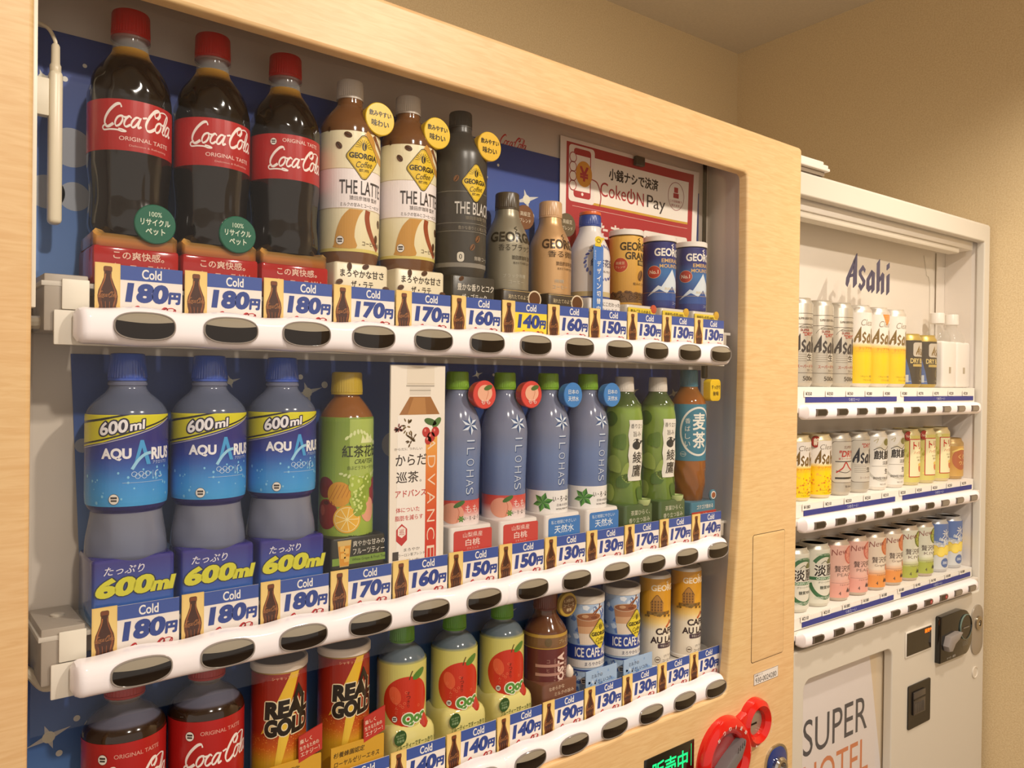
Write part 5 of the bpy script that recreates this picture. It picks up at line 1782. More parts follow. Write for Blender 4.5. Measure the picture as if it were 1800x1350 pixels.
a.t('[カフェオレ]', 7, 983, 4, (80, 68, 62), 24).t('コーヒー飲料', 6, 976, 5, (80, 68, 62), 28)
a.ring(-16, 978, 4.6, 4.8, 0.7, (110, 96, 86), 2).rect(-18.6, 977, -13.4, 979, (110, 96, 86), 2)
M().wrap(a, 24.8, zb).build('label', LABEL, t)
M().lathe([(25.0, 963), (26.4, 963.4), (26.4, 967.6), (24.8, 969)], (230, 222, 210), 48, zoff=zb).build('rim', SATIN, t)
dup(t, wp(11, 2), 'right of the two slim yellow cafe au lait cans, last on the bottom row')


# ================================================================== machine two (frame two): alcoholic drinks
X2, S2 = 1.4867, 0.0768
BAR2 = (1.3560, 1.1331, 0.9077)
XB2, SB2 = 1.4511, 0.0749
TAGZ = (1.3924, 1.1637, 0.9386)
SH2 = (1.4060, 1.1700, 0.9400)
CY = 0.2035
YF = 0.14
V2 = Vector((1.80, 0.45, 0))
bm = thing('beer_vending_machine', 'white beer vending machine in the corner with small dark buttons and silver cans', 'vending machine', V2, F2)


def part2(m, name, mt, parent=None, ang=32):
    o = m.build(name, mt, parent or bm, ang)
    if parent is None:
        o.location = -V2
    return o


WH = (216, 208, 194)
op = rr(1.3600, 0.8830, 2.2135, 1.7830, 0.004, 2)
win = rr(1.4355, 0.3600, 1.7790, 0.8190, 0.022, 5)
m = holed(M(), rr(1.330, 0.012, 2.2484, 1.830, 0.010, 4), [op, win], WH, y=YF, ro=0.006, ri=0.003, din=0.018)
part2(m, 'front_frame', PAINT)
m = M()
m.box(1.3320, 1.3450, 0.1585, 0.2510, 0.014, 1.8285, WH).box(2.2300, 2.2465, 0.1585, 0.2510, 0.014, 1.8285, WH)
m.box(1.3452, 2.2298, 0.1585, 0.2510, 1.8000, 1.8285, WH).box(1.3452, 2.2298, 0.1585, 0.2510, 0.830, 0.872, WH).box(1.7900, 2.2298, 0.1585, 0.2510, 0.014, 0.8298, WH).box(1.3452, 1.7898, 0.1585, 0.2510, 0.014, 0.3500, WH)
part2(m, 'casing', PAINT)
part2(M().box(1.3320, 2.2464, 0.2515, 0.86, 0.012, 1.8285, WH, 0.004), 'cabinet', PAINT)
part2(M().box(1.3455, 2.2200, 0.2400, 0.2500, 0.8730, 1.7990, (226, 216, 204)), 'back_panel', PAINT)
part2(M().box(2.2180, 2.2290, 0.1590, 0.2395, 0.8730, 1.7990, (232, 222, 212)), 'side_lining', PAINT)
part2(M().box(2.2140, 2.2165, 0.1420, 0.1580, 0.8840, 1.7780, (60, 52, 46)), 'door_seal', SATIN)
part2(M().box(1.3602, 2.2136, 0.1560, 0.1566, 1.4070, 1.7825, (255, 255, 255)), 'glass_pane', GLASS)
# lamp housing under the top edge
m = M().box(1.3620, 2.2050, 0.1640, 0.2080, 1.7620, 1.7980, (232, 224, 214), 0.003)
m.box(1.3650, 2.1350, 0.1660, 0.1960, 1.7480, 1.7618, (214, 204, 188), 0.004)
part2(m, 'lamp_housing', PAINT)
m = M().prism([(2.1000, 1.7470), (2.1480, 1.7470), (2.1500, 1.4300), (2.1350, 1.4300), (2.1330, 1.6800), (2.1240, 1.6950), (2.1160, 1.6960)][::-1], 0.2375, 0.2397, (226, 218, 206))
part2(m, 'wire_cover', PAINT)
part2(M().box(2.1630, 2.1646, 0.2370, 0.2396, 1.4000, 1.7600, (110, 96, 82)), 'panel_seam', PAPER)
gl = M()
lg = Art()
for p, f, c, l in LOGO_N.P:
    lg.P.append(([(1681 + x * 0.957, 1652 + z * 0.70) for x, z in p], f, c, l))
gl.flat(lg, 0.1557)
part2(gl, 'brand_lettering', LABEL)
m = M()
for i, zz in enumerate((0.0, 0.0075, 0.0145)):
    m.box(1.3300, 1.4860 - (0.010 if i == 2 else 0.0), 0.130 + 0.004 * i, 0.190, 1.8380 + zz, 1.8450 + zz, (236, 230, 220), 0.0028)
m.box(1.3300, 1.4780, 0.138, 0.190, 1.8300, 1.8379, (150, 136, 120), 0.001)
part2(m, 'top_rail', SATIN)

btn2 = {}


def small_button(kind):
    m = M()
    w_, h_ = 40.0, 7.2
    q = [(-w_ / 2, -h_), (w_ / 2 - 9, -h_)] + [(w_ / 2 - 9 + 9 * math.sin(t), -h_ * math.cos(t)) for t in (R(40), R(90), R(140))] + [(w_ / 2 - 9, h_), (-w_ / 2, h_)]
    m.prism([(x * 0.001, z * 0.001) for x, z in q], -0.0016, 0.003, (104, 94, 86), 0.0006)
    col = {'d': (30, 24, 22), 'g': (136, 126, 114), 'r': (40, 28, 26)}[kind]
    a = Art().poly([(x * 0.8, z * 0.78) for x, z in q], col, 0)
    if kind == 'r':
        a.ell(9, 0, 6.2, 5, (150, 34, 44), 1, 16).ell(9, 0, 2.4, 1.8, (224, 120, 130), 2, 10)
    m.flat(a, -0.0018)
    return m


KIND = ['dddddddggg', 'ddddddd' + 'ggg', 'dddddd' + 'rrgg']
for r in range(3):
    zc = BAR2[r]
    bar = part2(bar_mesh(1.4030, 2.1720, zc, XB2, SB2, 10, 0.0150, 0.0, 0.1395, 0.0200, nx=90, cap=0.016), 'button_bar', SATIN)
    for k in range(10):
        kd = KIND[r][k]
        if kd not in btn2:
            o = btn2[kd] = small_button(kd).build('selection_button', GLOSS, bar)
        else:
            o = btn2[kd].copy()
            C.objects.link(o)
            o.parent = bar
        o.location = (XB2 + SB2 * k, 0.1190, zc)
    top = SH2[r]
    m = M().box(1.3650, 2.2050, 0.1550, 0.1572, zc + 0.010, top - 0.0005, (236, 230, 220))
    m.box(1.3605, 2.2100, 0.1402, 0.1548, zc - 0.0020, zc + 0.0100, (234, 226, 216), 0.002)
    part2(m, 'price_rail', PAINT)
    part2(M().box(1.3500, 2.2160, 0.1586, 0.2390, top - 0.0060, top, (236, 230, 222), 0.0008), 'shelf', PAINT)
    if r < 2:
        part2(M().box(1.3500, 2.1400, 0.2050, 0.2390, top - 0.0420, top - 0.0065, (150, 138, 122), 0.001), 'shelf_beam', METAL)
    # blue "ice cold" strips
    for i, (xa, xb) in enumerate(((1.4480, 1.8080), (1.8420, 2.1950))):
        a = Art().rect(xa * 1000, (TAGZ[r] - 0.0180) * 1000, xb * 1000, (TAGZ[r] - 0.0070) * 1000, (52, 56, 132), 0)
        a.t('つめた〜い', (xa + xb) * 500, (TAGZ[r] - 0.0127) * 1000, 7, (206, 210, 232), 44, 0.0)
        o = M().box(xa, xb, 0.1540, 0.1546, TAGZ[r] - 0.0180, TAGZ[r] - 0.0070, (52, 56, 132)).flat(a, 0.1538).build('cold_strip', PAPER, F=F2)
        tag(o, ('left' if i == 0 else 'right') + ' blue cold-drink strip on the ' + ('top', 'middle', 'bottom')[r] + ' shelf edge of the white machine', 'strip', 'blue strips on the shelf edges')

# lower front: lit poster window, display, note slot, coin unit, lock
part2(M().box(1.4300, 1.7895, 0.1830, 0.1900, 0.3500, 0.8290, (214, 204, 192)), 'window_back', PAINT)
m = M()
m.box(1.7000, 1.7885, 0.1640, 0.1650, 0.3550, 0.8240, (226, 206, 176))
part2(m, 'window_fold', PAINT)
part2(M().box(1.4340, 1.7800, 0.1586, 0.1594, 0.3580, 0.8210, (255, 255, 255)), 'window_glass', GLASS)
PQ = [(1436.5, 360), (1777, 360), (1777, 548), (1722, 818), (1436.5, 818)]
A = Art().poly(PQ, (232, 224, 222), 0)
A.t('SUPER', 1594, 684, 75, (62, 66, 78), 246, 0.0, l=1).t('HOTEL', 1598, 590, 75, (212, 128, 84), 250, 0.0, l=1)
tag(M().prism([(x * 0.001, z * 0.001) for x, z in PQ][::-1], 0.1630, 0.1636, (232, 224, 222)).flat(A, 0.1628).build('hotel_poster', PAPER, F=F2), 'white poster with large SUPER HOTEL lettering in the lower window of the white machine', 'poster')
m = M().box(1.8350, 1.9570, 0.1375, 0.1398, 0.7840, 0.8440, (236, 228, 216), 0.0008)
d2 = part2(m, 'display_frame', PAINT)
part2(M().box(1.8385, 1.9540, 0.1368, 0.1374, 0.7880, 0.8405, (5, 4, 4)), 'display_screen', GLOSS, d2)
A = Art().t('販売', 1933, 832, 9, (255, 110, 20), 22, 0.03).t('中', 1949, 833, 7, (255, 110, 20), 7, 0.03)
part2(M().flat(A, 0.1366), 'display_text', LEDO, d2)
m = M()
o_, i_ = rr(1.8500, 0.6150, 1.9545, 0.7155, 0.004), rr(1.8640, 0.6330, 1.9420, 0.7020, 0.003)
n = len(o_)
rows = [(o_, 0.1399), (o_, 0.1370), (i_, 0.1330 + 0.0045)]
v, f = [], []
for j, (lp, y) in enumerate(rows):
    for i, p in enumerate(lp):
        v.append((p[0], y, p[1]))
        if j:
            a_, b_ = (j - 1) * n + i, (j - 1) * n + (i + 1) % n
            f.append((a_, b_, b_ + n, a_ + n))
f.append(tuple(range(2 * n, 3 * n)))
m.add(v, f, lin((26, 22, 20)))
bs = part2(m, 'note_slot', SATIN)
m = M().box(1.8700, 1.9250, 0.1340, 0.1374, 0.6450, 0.6980, (74, 66, 60), 0.001)
for i in range(7):
    m.box(1.8740 + i * 0.007, 1.8770 + i * 0.007, 0.1330, 0.1342, 0.6480, 0.6720, (96, 88, 80), 0.0004)
m.box(1.8700, 1.9250, 0.1332, 0.1345, 0.6800, 0.6830, (24, 20, 18))
part2(m, 'slot_grille', SATIN, bs)
m = M()
cu = [(1.9790, 0.7450), (1.9800, 0.8530), (1.9840, 0.8560)] + smooth([(2.0850, 0.8585), (2.1180, 0.8500), (2.1400, 0.8250), (2.1455, 0.8000), (2.1440, 0.7700), (2.1220, 0.7460), (2.0900, 0.7435)], 4)
m.prism(cu[::-1], 0.1260, 0.1399, (22, 20, 18), 0.003)
cu_o = part2(m, 'coin_unit', GLOSS)
m = M().lathe([(0.031, 0.0), (0.031, 0.0022), (0.028, 0.0030), (0.026, 0.0016), (0.0005, 0.0014)], (12, 11, 10), 40, axis='y', at=(2.1060, 0.1258, 0.8130), mm=False)
m.lathe([(0.0312, 0.0004), (0.0312, 0.0030), (0.0300, 0.0034)], (120, 140, 130), 40, axis='y', at=(2.1060, 0.1258, 0.8130), mm=False, cap=False)
m.box(2.0900, 2.1220, 0.1232, 0.1240, 0.8100, 0.8130, (110, 104, 96))
part2(m, 'coin_slot', GLOSS, cu_o)
m = M()
m.prism([(1.9900, 0.7870), (2.0000, 0.8080), (2.0500, 0.8120), (2.0660, 0.8090), (2.0480, 0.7950), (2.0280, 0.7880), (2.0120, 0.7720), (1.9960, 0.7740)], 0.1120, 0.1258, (150, 142, 138), 0.003)
part2(m, 'return_lever', SATIN, cu_o)
A = Art().t('おつり・返却', 2032, 752, 5.5, (196, 190, 180), 44, 0.01).t('◯◯◯◯', 2108, 775, 5, (150, 148, 140), 30).t('◯◯◯◯', 2108, 769, 5, (150, 148, 140), 30)
part2(M().flat(A, 0.1258), 'lettering', PAPER, cu_o)
m = M()
m.prism(rr(2.1690, 0.7210, 2.2330, 0.8490, 0.0300, 8), 0.1365, 0.1399, (176, 166, 152), 0.0014)
lk2 = part2(m, 'key_lock', METAL)
m = M().lathe([(0.0175, 0.0), (0.0175, 0.004), (0.013, 0.0055), (0.0075, 0.0055), (0.0070, 0.002), (0.0004, 0.0018)], (190, 182, 170), 36, axis='y', at=(2.2020, 0.1364, 0.8030), mm=False)
part2(m, 'key_cylinder', CHROME, lk2)
m = M().lathe([(0.0150, 0.0), (0.0150, 0.0018), (0.0135, 0.0024), (0.0120, 0.0010), (0.0004, 0.0008)], (222, 212, 196), 32, axis='y', at=(2.1950, 0.1398, 0.6760), mm=False)
part2(m, 'access_plug', PAINT)

# price tags
PT = [['¥350', '¥350', '¥350', '¥280', '¥280', '¥280', '¥270', '¥270', '¥220', '¥220'],
      ['¥180', '¥210', '¥250', '¥250', '¥210', '¥220', '¥250', '¥250', '¥250', '¥270'],
      ['¥210', '¥210', '¥180', '¥180', '¥180', '¥180', '¥190', '¥190', '¥180', '¥180']]
CANL = [['leftmost tall silver beer can', 'second tall silver beer can', 'third tall silver beer can', 'left tall yellow beer can', 'middle tall yellow beer can', 'right tall yellow beer can', 'left short black and blue can',
         'right short black and blue can', 'left clear bottle with white wrap', 'right clear bottle with white wrap'],
        ['orange beer can without a red badge', 'orange beer can with a red badge', 'silver can with a red mountain', 'silver can with a black emblem', 'left white beer can with a green beast', 'right white beer can with a green beast',
         'left lemon sour can with red badge', 'right lemon sour can with red badge', 'lemon sour can without badge', 'short amber can'],
        ['left white and green beer can', 'right white and green beer can', 'left pink fruit can', 'right pink fruit can', 'left grapefruit can', 'right grapefruit can', 'left kiwi can', 'right kiwi can', 'left blue lemon can', 'right blue lemon can']]
_tag = {}
for r in range(3):
    for k in range(10):
        s_ = PT[r][k]
        zz = TAGZ[r]
        loc = (X2 + S2 * k - 0.030, 0.1528, zz)
        lab = 'small ' + s_[1:] + ' yen price tag below the ' + CANL[r][k]
        if s_ in _tag:
            dup(_tag[s_], loc, lab, F2, group='price tags on the shelf edges')
            continue
        A = Art().t(s_, 0, 0, 7.0, (60, 52, 46), 22, 0.01)
        o = M().box(-0.0150, 0.0150, 0.0, 0.0006, -0.0065, 0.0065, (238, 232, 222)).flat(A, -0.0002).build('price_tag', PAPER, F=F2, loc=loc)
        tag(o, lab, 'price tag', 'price tags on the shelf edges')
        _tag[s_] = o

# ---- cans
ROT = R(-13)
G2 = ('cans on the top shelf of the white machine', 'cans on the middle shelf of the white machine', 'cans on the bottom shelf of the white machine')


def beer_prof(r, h):
    return [(r - 6, 0), (r - 4.5, 0.6), (r - 3.2, 3), (r, 8), (r, h - 13), (r - 0.8, h - 10.5), (r - 4.4, h - 5), (r - 5.0, h - 3.4), (r - 4.8, h - 2.2), (r - 4.8, h - 0.6), (r - 5.4, h), (r - 6.2, h - 0.4), (r - 6.8, h - 4)]


def beer(r, k, h, art, base, label, rad=33.0, metal=True, name='beer_can', badge=None):
    h = {139: 136, 140: 133}.get(h, h)
    loc = (X2 + S2 * k, CY, SH2[r] + 0.0003)
    t = thing(name, 'x', 'can', loc, F2, G2[r], ROT)
    t['label'] = label
    M().lathe(beer_prof(rad, h), base, 56).build('body', METAL if metal else LABEL, t)
    M().lathe([(rad - 6.4, h - 4.2), (rad - 6.4, h - 3.4), (rad - 8, h - 4)], (196, 188, 176), 40).build('lid', SATIN, t)
    m = M()
    pr = beer_prof(rad, h)[:9]
    m.wrap(art, lambda z: prof_r(pr)(z) + 0.25, 0.0, 4)
    m.build('label', LABEL, t)
    if badge:
        badge(t)
    return t


def copy_can(t, r, k, label):
    return dup(t, (X2 + S2 * k, CY, SH2[r] + 0.0003), label, F2, ROT)


SIL = (196, 188, 174)
# silver 500 ml
a = Art()
for y in (28, 128, 150):
    a.rect(-103, y, 103, y + 0.9, (70, 62, 56), 0)
a.ring(0, 104, 30, 24, 0.8, (90, 82, 74), 0, 30, R(20), R(160)).t('SUPER BEER FOR ALL', 0, 140, 4.4, (80, 72, 64), 40, 0.01).t('ASAHI BREWERIES', 0, 122, 4, (90, 80, 72), 36)
a.t('SUPER', -6, 116, 4.6, (150, 60, 50), 20, 0.02).t('"DRY"', 2, 108.5, 7.5, (176, 60, 50), 26, 0.02)
a.put(LOGO_K, 0, 88, 0.34, 1)
for i in range(5):
    a.rect(-28, 71 - i * 4.6, 28, 71.6 - i * 4.6, (120, 110, 100), 0)
a.rect(-2, 52, 14, 70, SIL, 1).t('生', 6, 61, 14, (50, 44, 42), 14, 0.03, l=2).t('スーパードライ', 0, 42, 7, (170, 60, 48), 46, 0.01).t('生ビール', 10, 34, 4.5, (80, 70, 64), 20).t('500ml', 6, 17, 9, (70, 62, 58), 32, 0.01)
t = beer(0, 0, 183, a, SIL, CANL[0][0] + ' on the top shelf of the white machine')
copy_can(t, 0, 1, CANL[0][1] + ' on the top shelf of the white machine')
copy_can(t, 0, 2, CANL[0][2] + ' on the top shelf, beside a yellow can')


def clear_art(h, variant=0):
    f = h / 183.0
    a = Art().grad(-104, 104, [(8, (232, 196, 20)), (70 * f, (244, 208, 10)), (88 * f, (240, 190, 40)), (94 * f, (238, 214, 150)), (100 * f, (240, 232, 220)), (h - 17, (238, 230, 220))], 0, nx=40)
    a.t('Clear', 2, h * 0.785, 14 * f, (120, 104, 84), 36, -0.01, sh=0.25).put(LOGO_G, 0, h * 0.625, 0.33 * min(1, f + 0.1), 1)
    a.t('クリアアサヒ', 0, h * 0.47, 7 * f, (214, 110, 50), 42, 0.01).rect(-26, h * 0.435, 26, h * 0.438, (220, 150, 60), 1).t('リキュール（発泡性）', 2, h * 0.13, 4.4 * f, (120, 96, 30), 36).t('アルコール分5%', 4, h * 0.085, 4.2 * f, (120, 96, 30), 28)
    if variant:
        a.poly([(-8, h - 17), (28, h - 17), (4, h - 44)], (226, 140, 60), 2)
        for i in range(7):
            a.t('クリア', 8 + (i % 3) * 6 - 6, h - 22 - (i // 3) * 5, 2.6, (240, 210, 150), 6, l=3)
    return a


t = beer(0, 3, 183, clear_art(183), (226, 218, 206), CANL[0][3] + ' beside a silver can on the top shelf')
beer(0, 4, 183, clear_art(183, 1), (226, 218, 206), 'middle tall yellow beer can with an orange triangle near its rim')
copy_can(t, 0, 5, CANL[0][5] + ' beside a short black can on the top shelf')

a = Art().rect(-104, 8, 104, 113, (46, 44, 44), 0).poly([(-50, 8), (-16, 8), (-22, 40), (-30, 70), (-36, 100), (-50, 100)], (66, 100, 160), 1).rect(-30, 14, -18, 15, (220, 214, 190), 2)
a.rrect(-14, 74, 40, 108, 6, (196, 186, 170), 1).put(LOGO_G, 14, 88, 0.22, 2).t('DRY BLACK', 10, 64, 11, (214, 190, 120), 60, 0.03, l=2).rect(-14, 50, 40, 56, (190, 164, 90), 2).ring(14, 34, 7, 11, 1.2, (150, 140, 90), 2).t('Alc.', 10, 16, 4, (180, 170, 140), 10)
a.rrect(-38, 12, -24, 30, 1, (200, 204, 206), 2)
t = beer(0, 6, 129, a, (196, 168, 84), 'left short black and blue can with gold rim on the top shelf')
copy_can(t, 0, 7, 'right short black and blue can with gold rim, beside a clear bottle')

for k in (8, 9):
    if k == 8:
        t = thing('blank_bottle', 'left clear bottle with a plain white wrap on the top shelf of the white machine', 'bottle', (X2 + S2 * k, CY, SH2[0] + 0.0003), F2, G2[0])
        M().lathe(soft([(29, 0), (31, 3), (31, 118), (30, 126), (27, 136), (20, 146), (14, 153), (13.5, 164)], 3), (222, 216, 206), 48).build('body', CLEAR, t)
        cap_mesh(17.4, 16.8, 163, 190, (240, 234, 226), 0.0).build('cap', SATIN, t)
        m = M().box(-0.0365, 0.0365, -0.0325, 0.0325, 0.0, 0.1170, (240, 234, 228), 0.006, 3)
        m.box(-0.004, 0.006, -0.0331, -0.0324, 0.036, 0.052, (176, 164, 144))
        m.build('wrap', PAPER, t)
    else:
        dup(t, (X2 + S2 * k, CY, SH2[0] + 0.0003), 'right clear bottle with a plain white wrap, last on the top shelf', F2)

# middle shelf
a = clear_art(139)
for i in range(60):
    random.seed(i)
    a.ell(random.uniform(-60, 60), random.uniform(10, 52), random.uniform(1, 3), random.uniform(1, 3), random.choice(((226, 150, 40), (236, 180, 60), (206, 120, 30))), 1, 8)
beer(1, 0, 139, a, (226, 210, 170), 'leftmost orange and white beer can, without red badge, on the middle shelf')


def new_badge(t):
    m = drum(-24, -27, 120, 12.5, 2, (150, 46, 40), 0.0, Art().t('新', 0, 0, 15, (232, 214, 190), 15, 0.03))
    m.build('badge', LABEL, t)


beer(1, 1, 139, a, (226, 210, 170), 'orange and white beer can with a round dark red badge on the middle shelf', badge=new_badge)
a = Art().rrect(-34, 28, 34, 118, 8, (120, 108, 96), 0).rrect(-33, 29, 33, 117, 8, SIL, 1).t('SUPER', 4, 105, 6, (120, 70, 60), 22, 0.0, sh=0.2).t('"DRY"', 4, 91, 13, (176, 56, 48), 44, 0.03, sh=0.15).t('新スーパードライ', 2, 80, 4.6, (170, 60, 50), 42, 0.01).rect(-26, 73, 26, 75, (70, 62, 58), 2)
a.stroke([(-24, 50), (-10, 60), (-2, 72), (8, 60), (26, 52)], 3, (170, 56, 48), 2).stroke([(-24, 54), (0, 50), (26, 60)], 1.4, (80, 70, 66), 2).rect(-26, 36, 26, 40, (60, 54, 50), 2).t('缶350ml', 8, 20, 4.5, (90, 80, 74), 22)
beer(1, 2, 139, a, SIL, 'silver can with red letters and a red mountain on the middle shelf')
a = Art().rrect(-34, 24, 34, 118, 8, (120, 108, 96), 0).rrect(-33, 25, 33, 117, 8, SIL, 1).t('"DRY"', 4, 106, 9, (176, 60, 50), 28, 0.02, sh=0.15).put(LOGO_K, 0, 82, 0.32, 2)
for i in range(5):
    a.rect(-26, 62 - i * 4, 26, 62.7 - i * 4, (110, 100, 92), 2)
a.rect(2, 44, 16, 60, SIL, 3).t('生', 9, 52, 11, (50, 44, 42), 11, 0.03, l=4).t('スーパードライ', 4, 34, 5, (120, 70, 60), 36)
beer(1, 3, 139, a, SIL, 'silver can with a black angular emblem on the middle shelf, beside a white can')
a = Art().rect(-104, 8, 104, 122, (226, 220, 210), 0).poly(smooth([(-20, 98), (-8, 104), (0, 116), (12, 122), (22, 112), (30, 108), (24, 100), (8, 94), (-8, 92)], 3, True), (214, 206, 186), 1)
a.ell(10, 110, 10, 8, (128, 122, 66), 2, 18).stroke([(-24, 92), (-10, 98), (4, 92), (20, 100), (34, 94)], 1.6, (70, 64, 56), 2).stroke([(-24, 112), (-14, 118), (-18, 108)], 1.2, (176, 160, 100), 2)
a.t('麒麟', 0, 81, 20, (52, 46, 44), 46, 0.02, l=3).t('淡麗', 8, 63, 9, (90, 80, 74), 22, l=3).t('生', 10, 44, 11, (52, 46, 44), 11, 0.02, l=3).rect(-28, 55, 28, 55.6, (120, 112, 104), 2)
a.ring(0, 60, 42, 40, 5, (196, 190, 178), 1, 40, R(190), R(350)).t('BREWED FOR GOOD', 0, 28, 5, (110, 104, 96), 48, 0.02, l=3).t('ALC.5.5%', 0, 14, 3.6, (120, 110, 100), 18)
t = beer(1, 4, 139, a, (226, 220, 210), 'left white beer can with a green and gold beast on the middle shelf')
copy_can(t, 1, 5, 'right white beer can with a green and gold beast, beside a lemon can')


def lemon_badge(t):
    drum(-22, -28, 119, 11.5, 2, (150, 44, 40), 0.0, Art().t('New', 0, 0, 7, (232, 200, 180), 17, 0.0, sh=0.2)).build('badge', LABEL, t)


def lemon_art(full):
    a = Art().rect(-104, 8, 104, 120, (206, 194, 110), 0)
    for i in range(70):
        random.seed(i + 3)
        a.ell(random.uniform(-60, 60), random.uniform(9, 118), random.uniform(2, 5), random.uniform(2, 5), random.choice(((222, 206, 110), (186, 180, 80), (230, 222, 160), (170, 160, 60))), 1, 10)
    a.rect(-20, 20, 44, 112, (182, 54, 44), 2).rect(-18, 22, 44, 110, (234, 224, 180), 3)
    a.t('トリス', 12, 96, 17, (196, 56, 44), 44, 0.03, l=4).t('ハイボール', 12, 79, 8, (196, 80, 54), 42, 0.01, l=4).t('おいしい', 12, 68, 4.4, (120, 100, 60), 26, l=4).t('濃いめ', 12, 61, 4.4, (120, 100, 60), 20, l=4)
    a.ell(14, 42, 8, 10, (210, 120, 70), 4, 18).ell(14, 50, 9, 4, (226, 190, 90), 5, 14)
    return a


t = beer(1, 6, 139, lemon_art(0), (214, 200, 150), 'left lemon sour can with red frame and red round badge on the middle shelf', badge=lemon_badge)
copy_can(t, 1, 7, 'middle lemon sour can with red frame and red round badge on the middle shelf')
beer(1, 8, 139, lemon_art(1), (222, 206, 160), 'right lemon sour can with red lettering but no badge on the middle shelf')
a = Art().grad(-104, 104, [(8, (200, 160, 90)), (40, (190, 140, 70)), (85, (206, 164, 90))], 0, nx=30).ell(2, 52, 26, 28, (170, 100, 66), 1, 28).t('くろ', 4, 58, 11, (224, 190, 120), 24, 0.01, l=2).t('ウメ', 6, 42, 10, (224, 190, 120), 22, 0.01, l=2).stroke([(-24, 70), (0, 78), (24, 74)], 4, (224, 196, 110), 2)
beer(1, 9, 105, a, (196, 164, 110), 'short amber can with a round plum mark, last on the middle shelf')

# bottom shelf
a = Art().rect(-104, 8, 104, 122, (220, 216, 200), 0)
a.ring(2, 68, 38, 46, 8, (66, 110, 72), 1, 44, R(40), R(140)).ring(2, 62, 40, 46, 8, (66, 110, 72), 1, 44, R(195), R(345)).t('GOOD TASTE FOR LIFE', 2, 111.5, 4.4, (190, 206, 180), 44, 0.01, l=2).t('BREWED FOR GOOD', 2, 20, 5, (206, 214, 196), 50, 0.02, l=2)
a.ell(14, 96, 9, 7, (112, 116, 70), 1, 16).stroke([(-10, 92), (0, 98), (6, 92)], 1.4, (80, 84, 60), 2)
a.t('淡麗', 2, 78, 24, (226, 222, 210), 52, 0.09, l=3).t('淡麗', 2, 78, 24, (60, 52, 48), 52, 0.02, l=4)
a.rect(-40, 58, 44, 64.5, (58, 108, 70), 3).t('GREEN LABEL', 2, 61.2, 4.4, (210, 222, 200), 44, 0.02, l=4).t('グリーンラベル', 2, 53, 4.4, (80, 90, 70), 36, l=4).t('糖質70%off', 8, 42, 7, (70, 76, 66), 40, 0.01, l=4)
t = beer(2, 0, 140, a, (214, 210, 196), 'left white and green beer can on the bottom shelf of the white machine')
copy_can(t, 2, 1, 'right white and green beer can on the bottom shelf, beside a pink can')


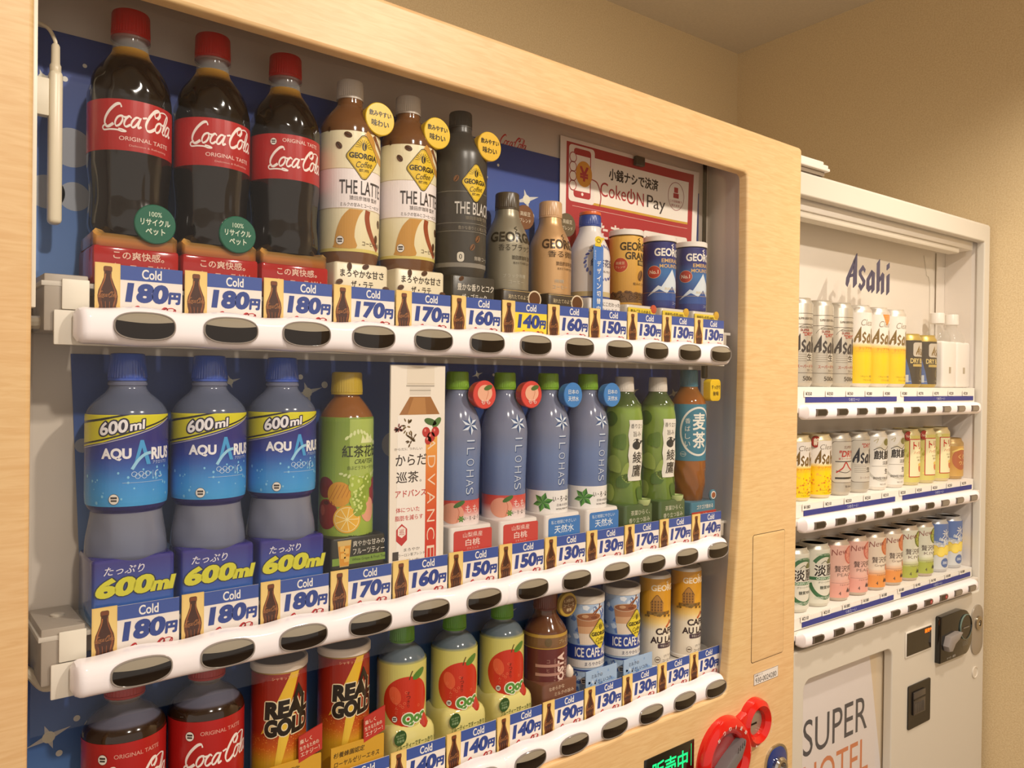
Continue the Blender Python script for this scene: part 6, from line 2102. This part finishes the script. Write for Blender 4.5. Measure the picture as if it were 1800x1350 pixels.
def fruit_can(k, top, bot, fruit, inner, name2, label1, label2, ring_=False):
    a = Art().grad(-104, 104, [(8, bot), (34, bot), (50, top), (122, top)], 0, nx=30)
    a.ell(16, 100, 18, 20, fruit, 1, 30).ell(16, 100, 14.5, 16.5, inner, 2, 30).ell(16, 100, 4, 5, fruit, 3, 14)
    for i in range(9):
        g = R(40 * i)
        a.stroke([(16 + 4 * math.cos(g), 100 + 5 * math.sin(g)), (16 + 14 * math.cos(g), 100 + 16 * math.sin(g))], 0.9, fruit, 3, sm=False)
    a.t('New', -12, 108, 13, (150, 84, 76) if fruit[1] < 140 else (60, 60, 44), 36, -0.01, sh=0.2, rot=R(8), l=5)
    a.t('贅沢搾り', 4, 71, 14, (90, 72, 66), 56, 0.0, l=4).t(name2, 4, 58, 7, (130, 110, 100), 44, -0.01, l=4).ell(20, 52, 8, 8, fruit, 3, 20).ell(20, 52, 6, 6, inner, 4, 20)
    a.put(LOGO_K, 14, 24, 0.10, 4).t('4', -12, 18, 8, (90, 76, 70), 5, l=4).rect(-30, 40, 34, 40.5, (150, 130, 120), 3).t('アルコール分4%', 4, 36, 3.4, (120, 100, 90), 34, l=4)
    t = beer(2, k, 140, a, (200, 186, 170), label1, name='fruit_drink_can')
    copy_can(t, 2, k + 1, label2)


fruit_can(2, (226, 180, 164), (226, 164, 148), (206, 110, 96), (226, 150, 130), 'PEACH', 'left pink peach can on the bottom shelf, beside a green and white beer can', 'right pink peach can on the bottom shelf, beside a grapefruit can')
fruit_can(4, (228, 212, 190), (226, 150, 80), (212, 116, 70), (222, 140, 96), 'Grapefruit', 'left orange grapefruit can on the bottom shelf, beside a pink can', 'right orange grapefruit can on the bottom shelf, beside a kiwi can')
fruit_can(6, (222, 220, 200), (170, 176, 80), (110, 120, 46), (176, 182, 80), 'KIWI', 'left green kiwi can on the bottom shelf, beside a grapefruit can', 'right green kiwi can on the bottom shelf, beside a blue lemon can')
a = Art().rect(-104, 8, 104, 122, (206, 206, 204), 0).poly([(-50, 122), (60, 122), (60, 84), (10, 70), (-50, 84)], (104, 128, 186), 1).t('氷', 2, 96, 24, (232, 232, 232), 22, 0.01, l=3).t('結', 30, 96, 22, (232, 232, 232), 20, 0.01, l=3)
for i in range(36):
    random.seed(i + 11)
    x, y = random.uniform(-48, 50), random.uniform(60, 84)
    a.poly([(x + random.uniform(2, 6) * math.cos(g), y + random.uniform(2, 6) * math.sin(g)) for g in (0, 1.3, 2.6, 3.9, 5.2)], random.choice(((226, 228, 230), (160, 176, 206), (190, 200, 216))), 2)
for x, y in ((-30, 56), (-12, 52), (6, 56), (24, 62), (40, 70)):
    a.ell(x, y, 13, 13, (230, 196, 70), 3, 24).ell(x, y, 11, 11, (238, 214, 100), 4, 24)
a.ell(0, 24, 12, 12, (92, 112, 160), 2, 24).t('ZERO', 0, 24, 6, (214, 220, 228), 16, 0.02, l=3).poly([(30, 14), (52, 14), (52, 40), (30, 48)], (92, 112, 170), 2)
t = beer(2, 8, 140, a, (206, 206, 208), 'left blue and silver lemon can on the bottom shelf, beside a kiwi can', name='fruit_drink_can')
copy_can(t, 2, 9, 'right blue and silver lemon can, last on the bottom shelf')
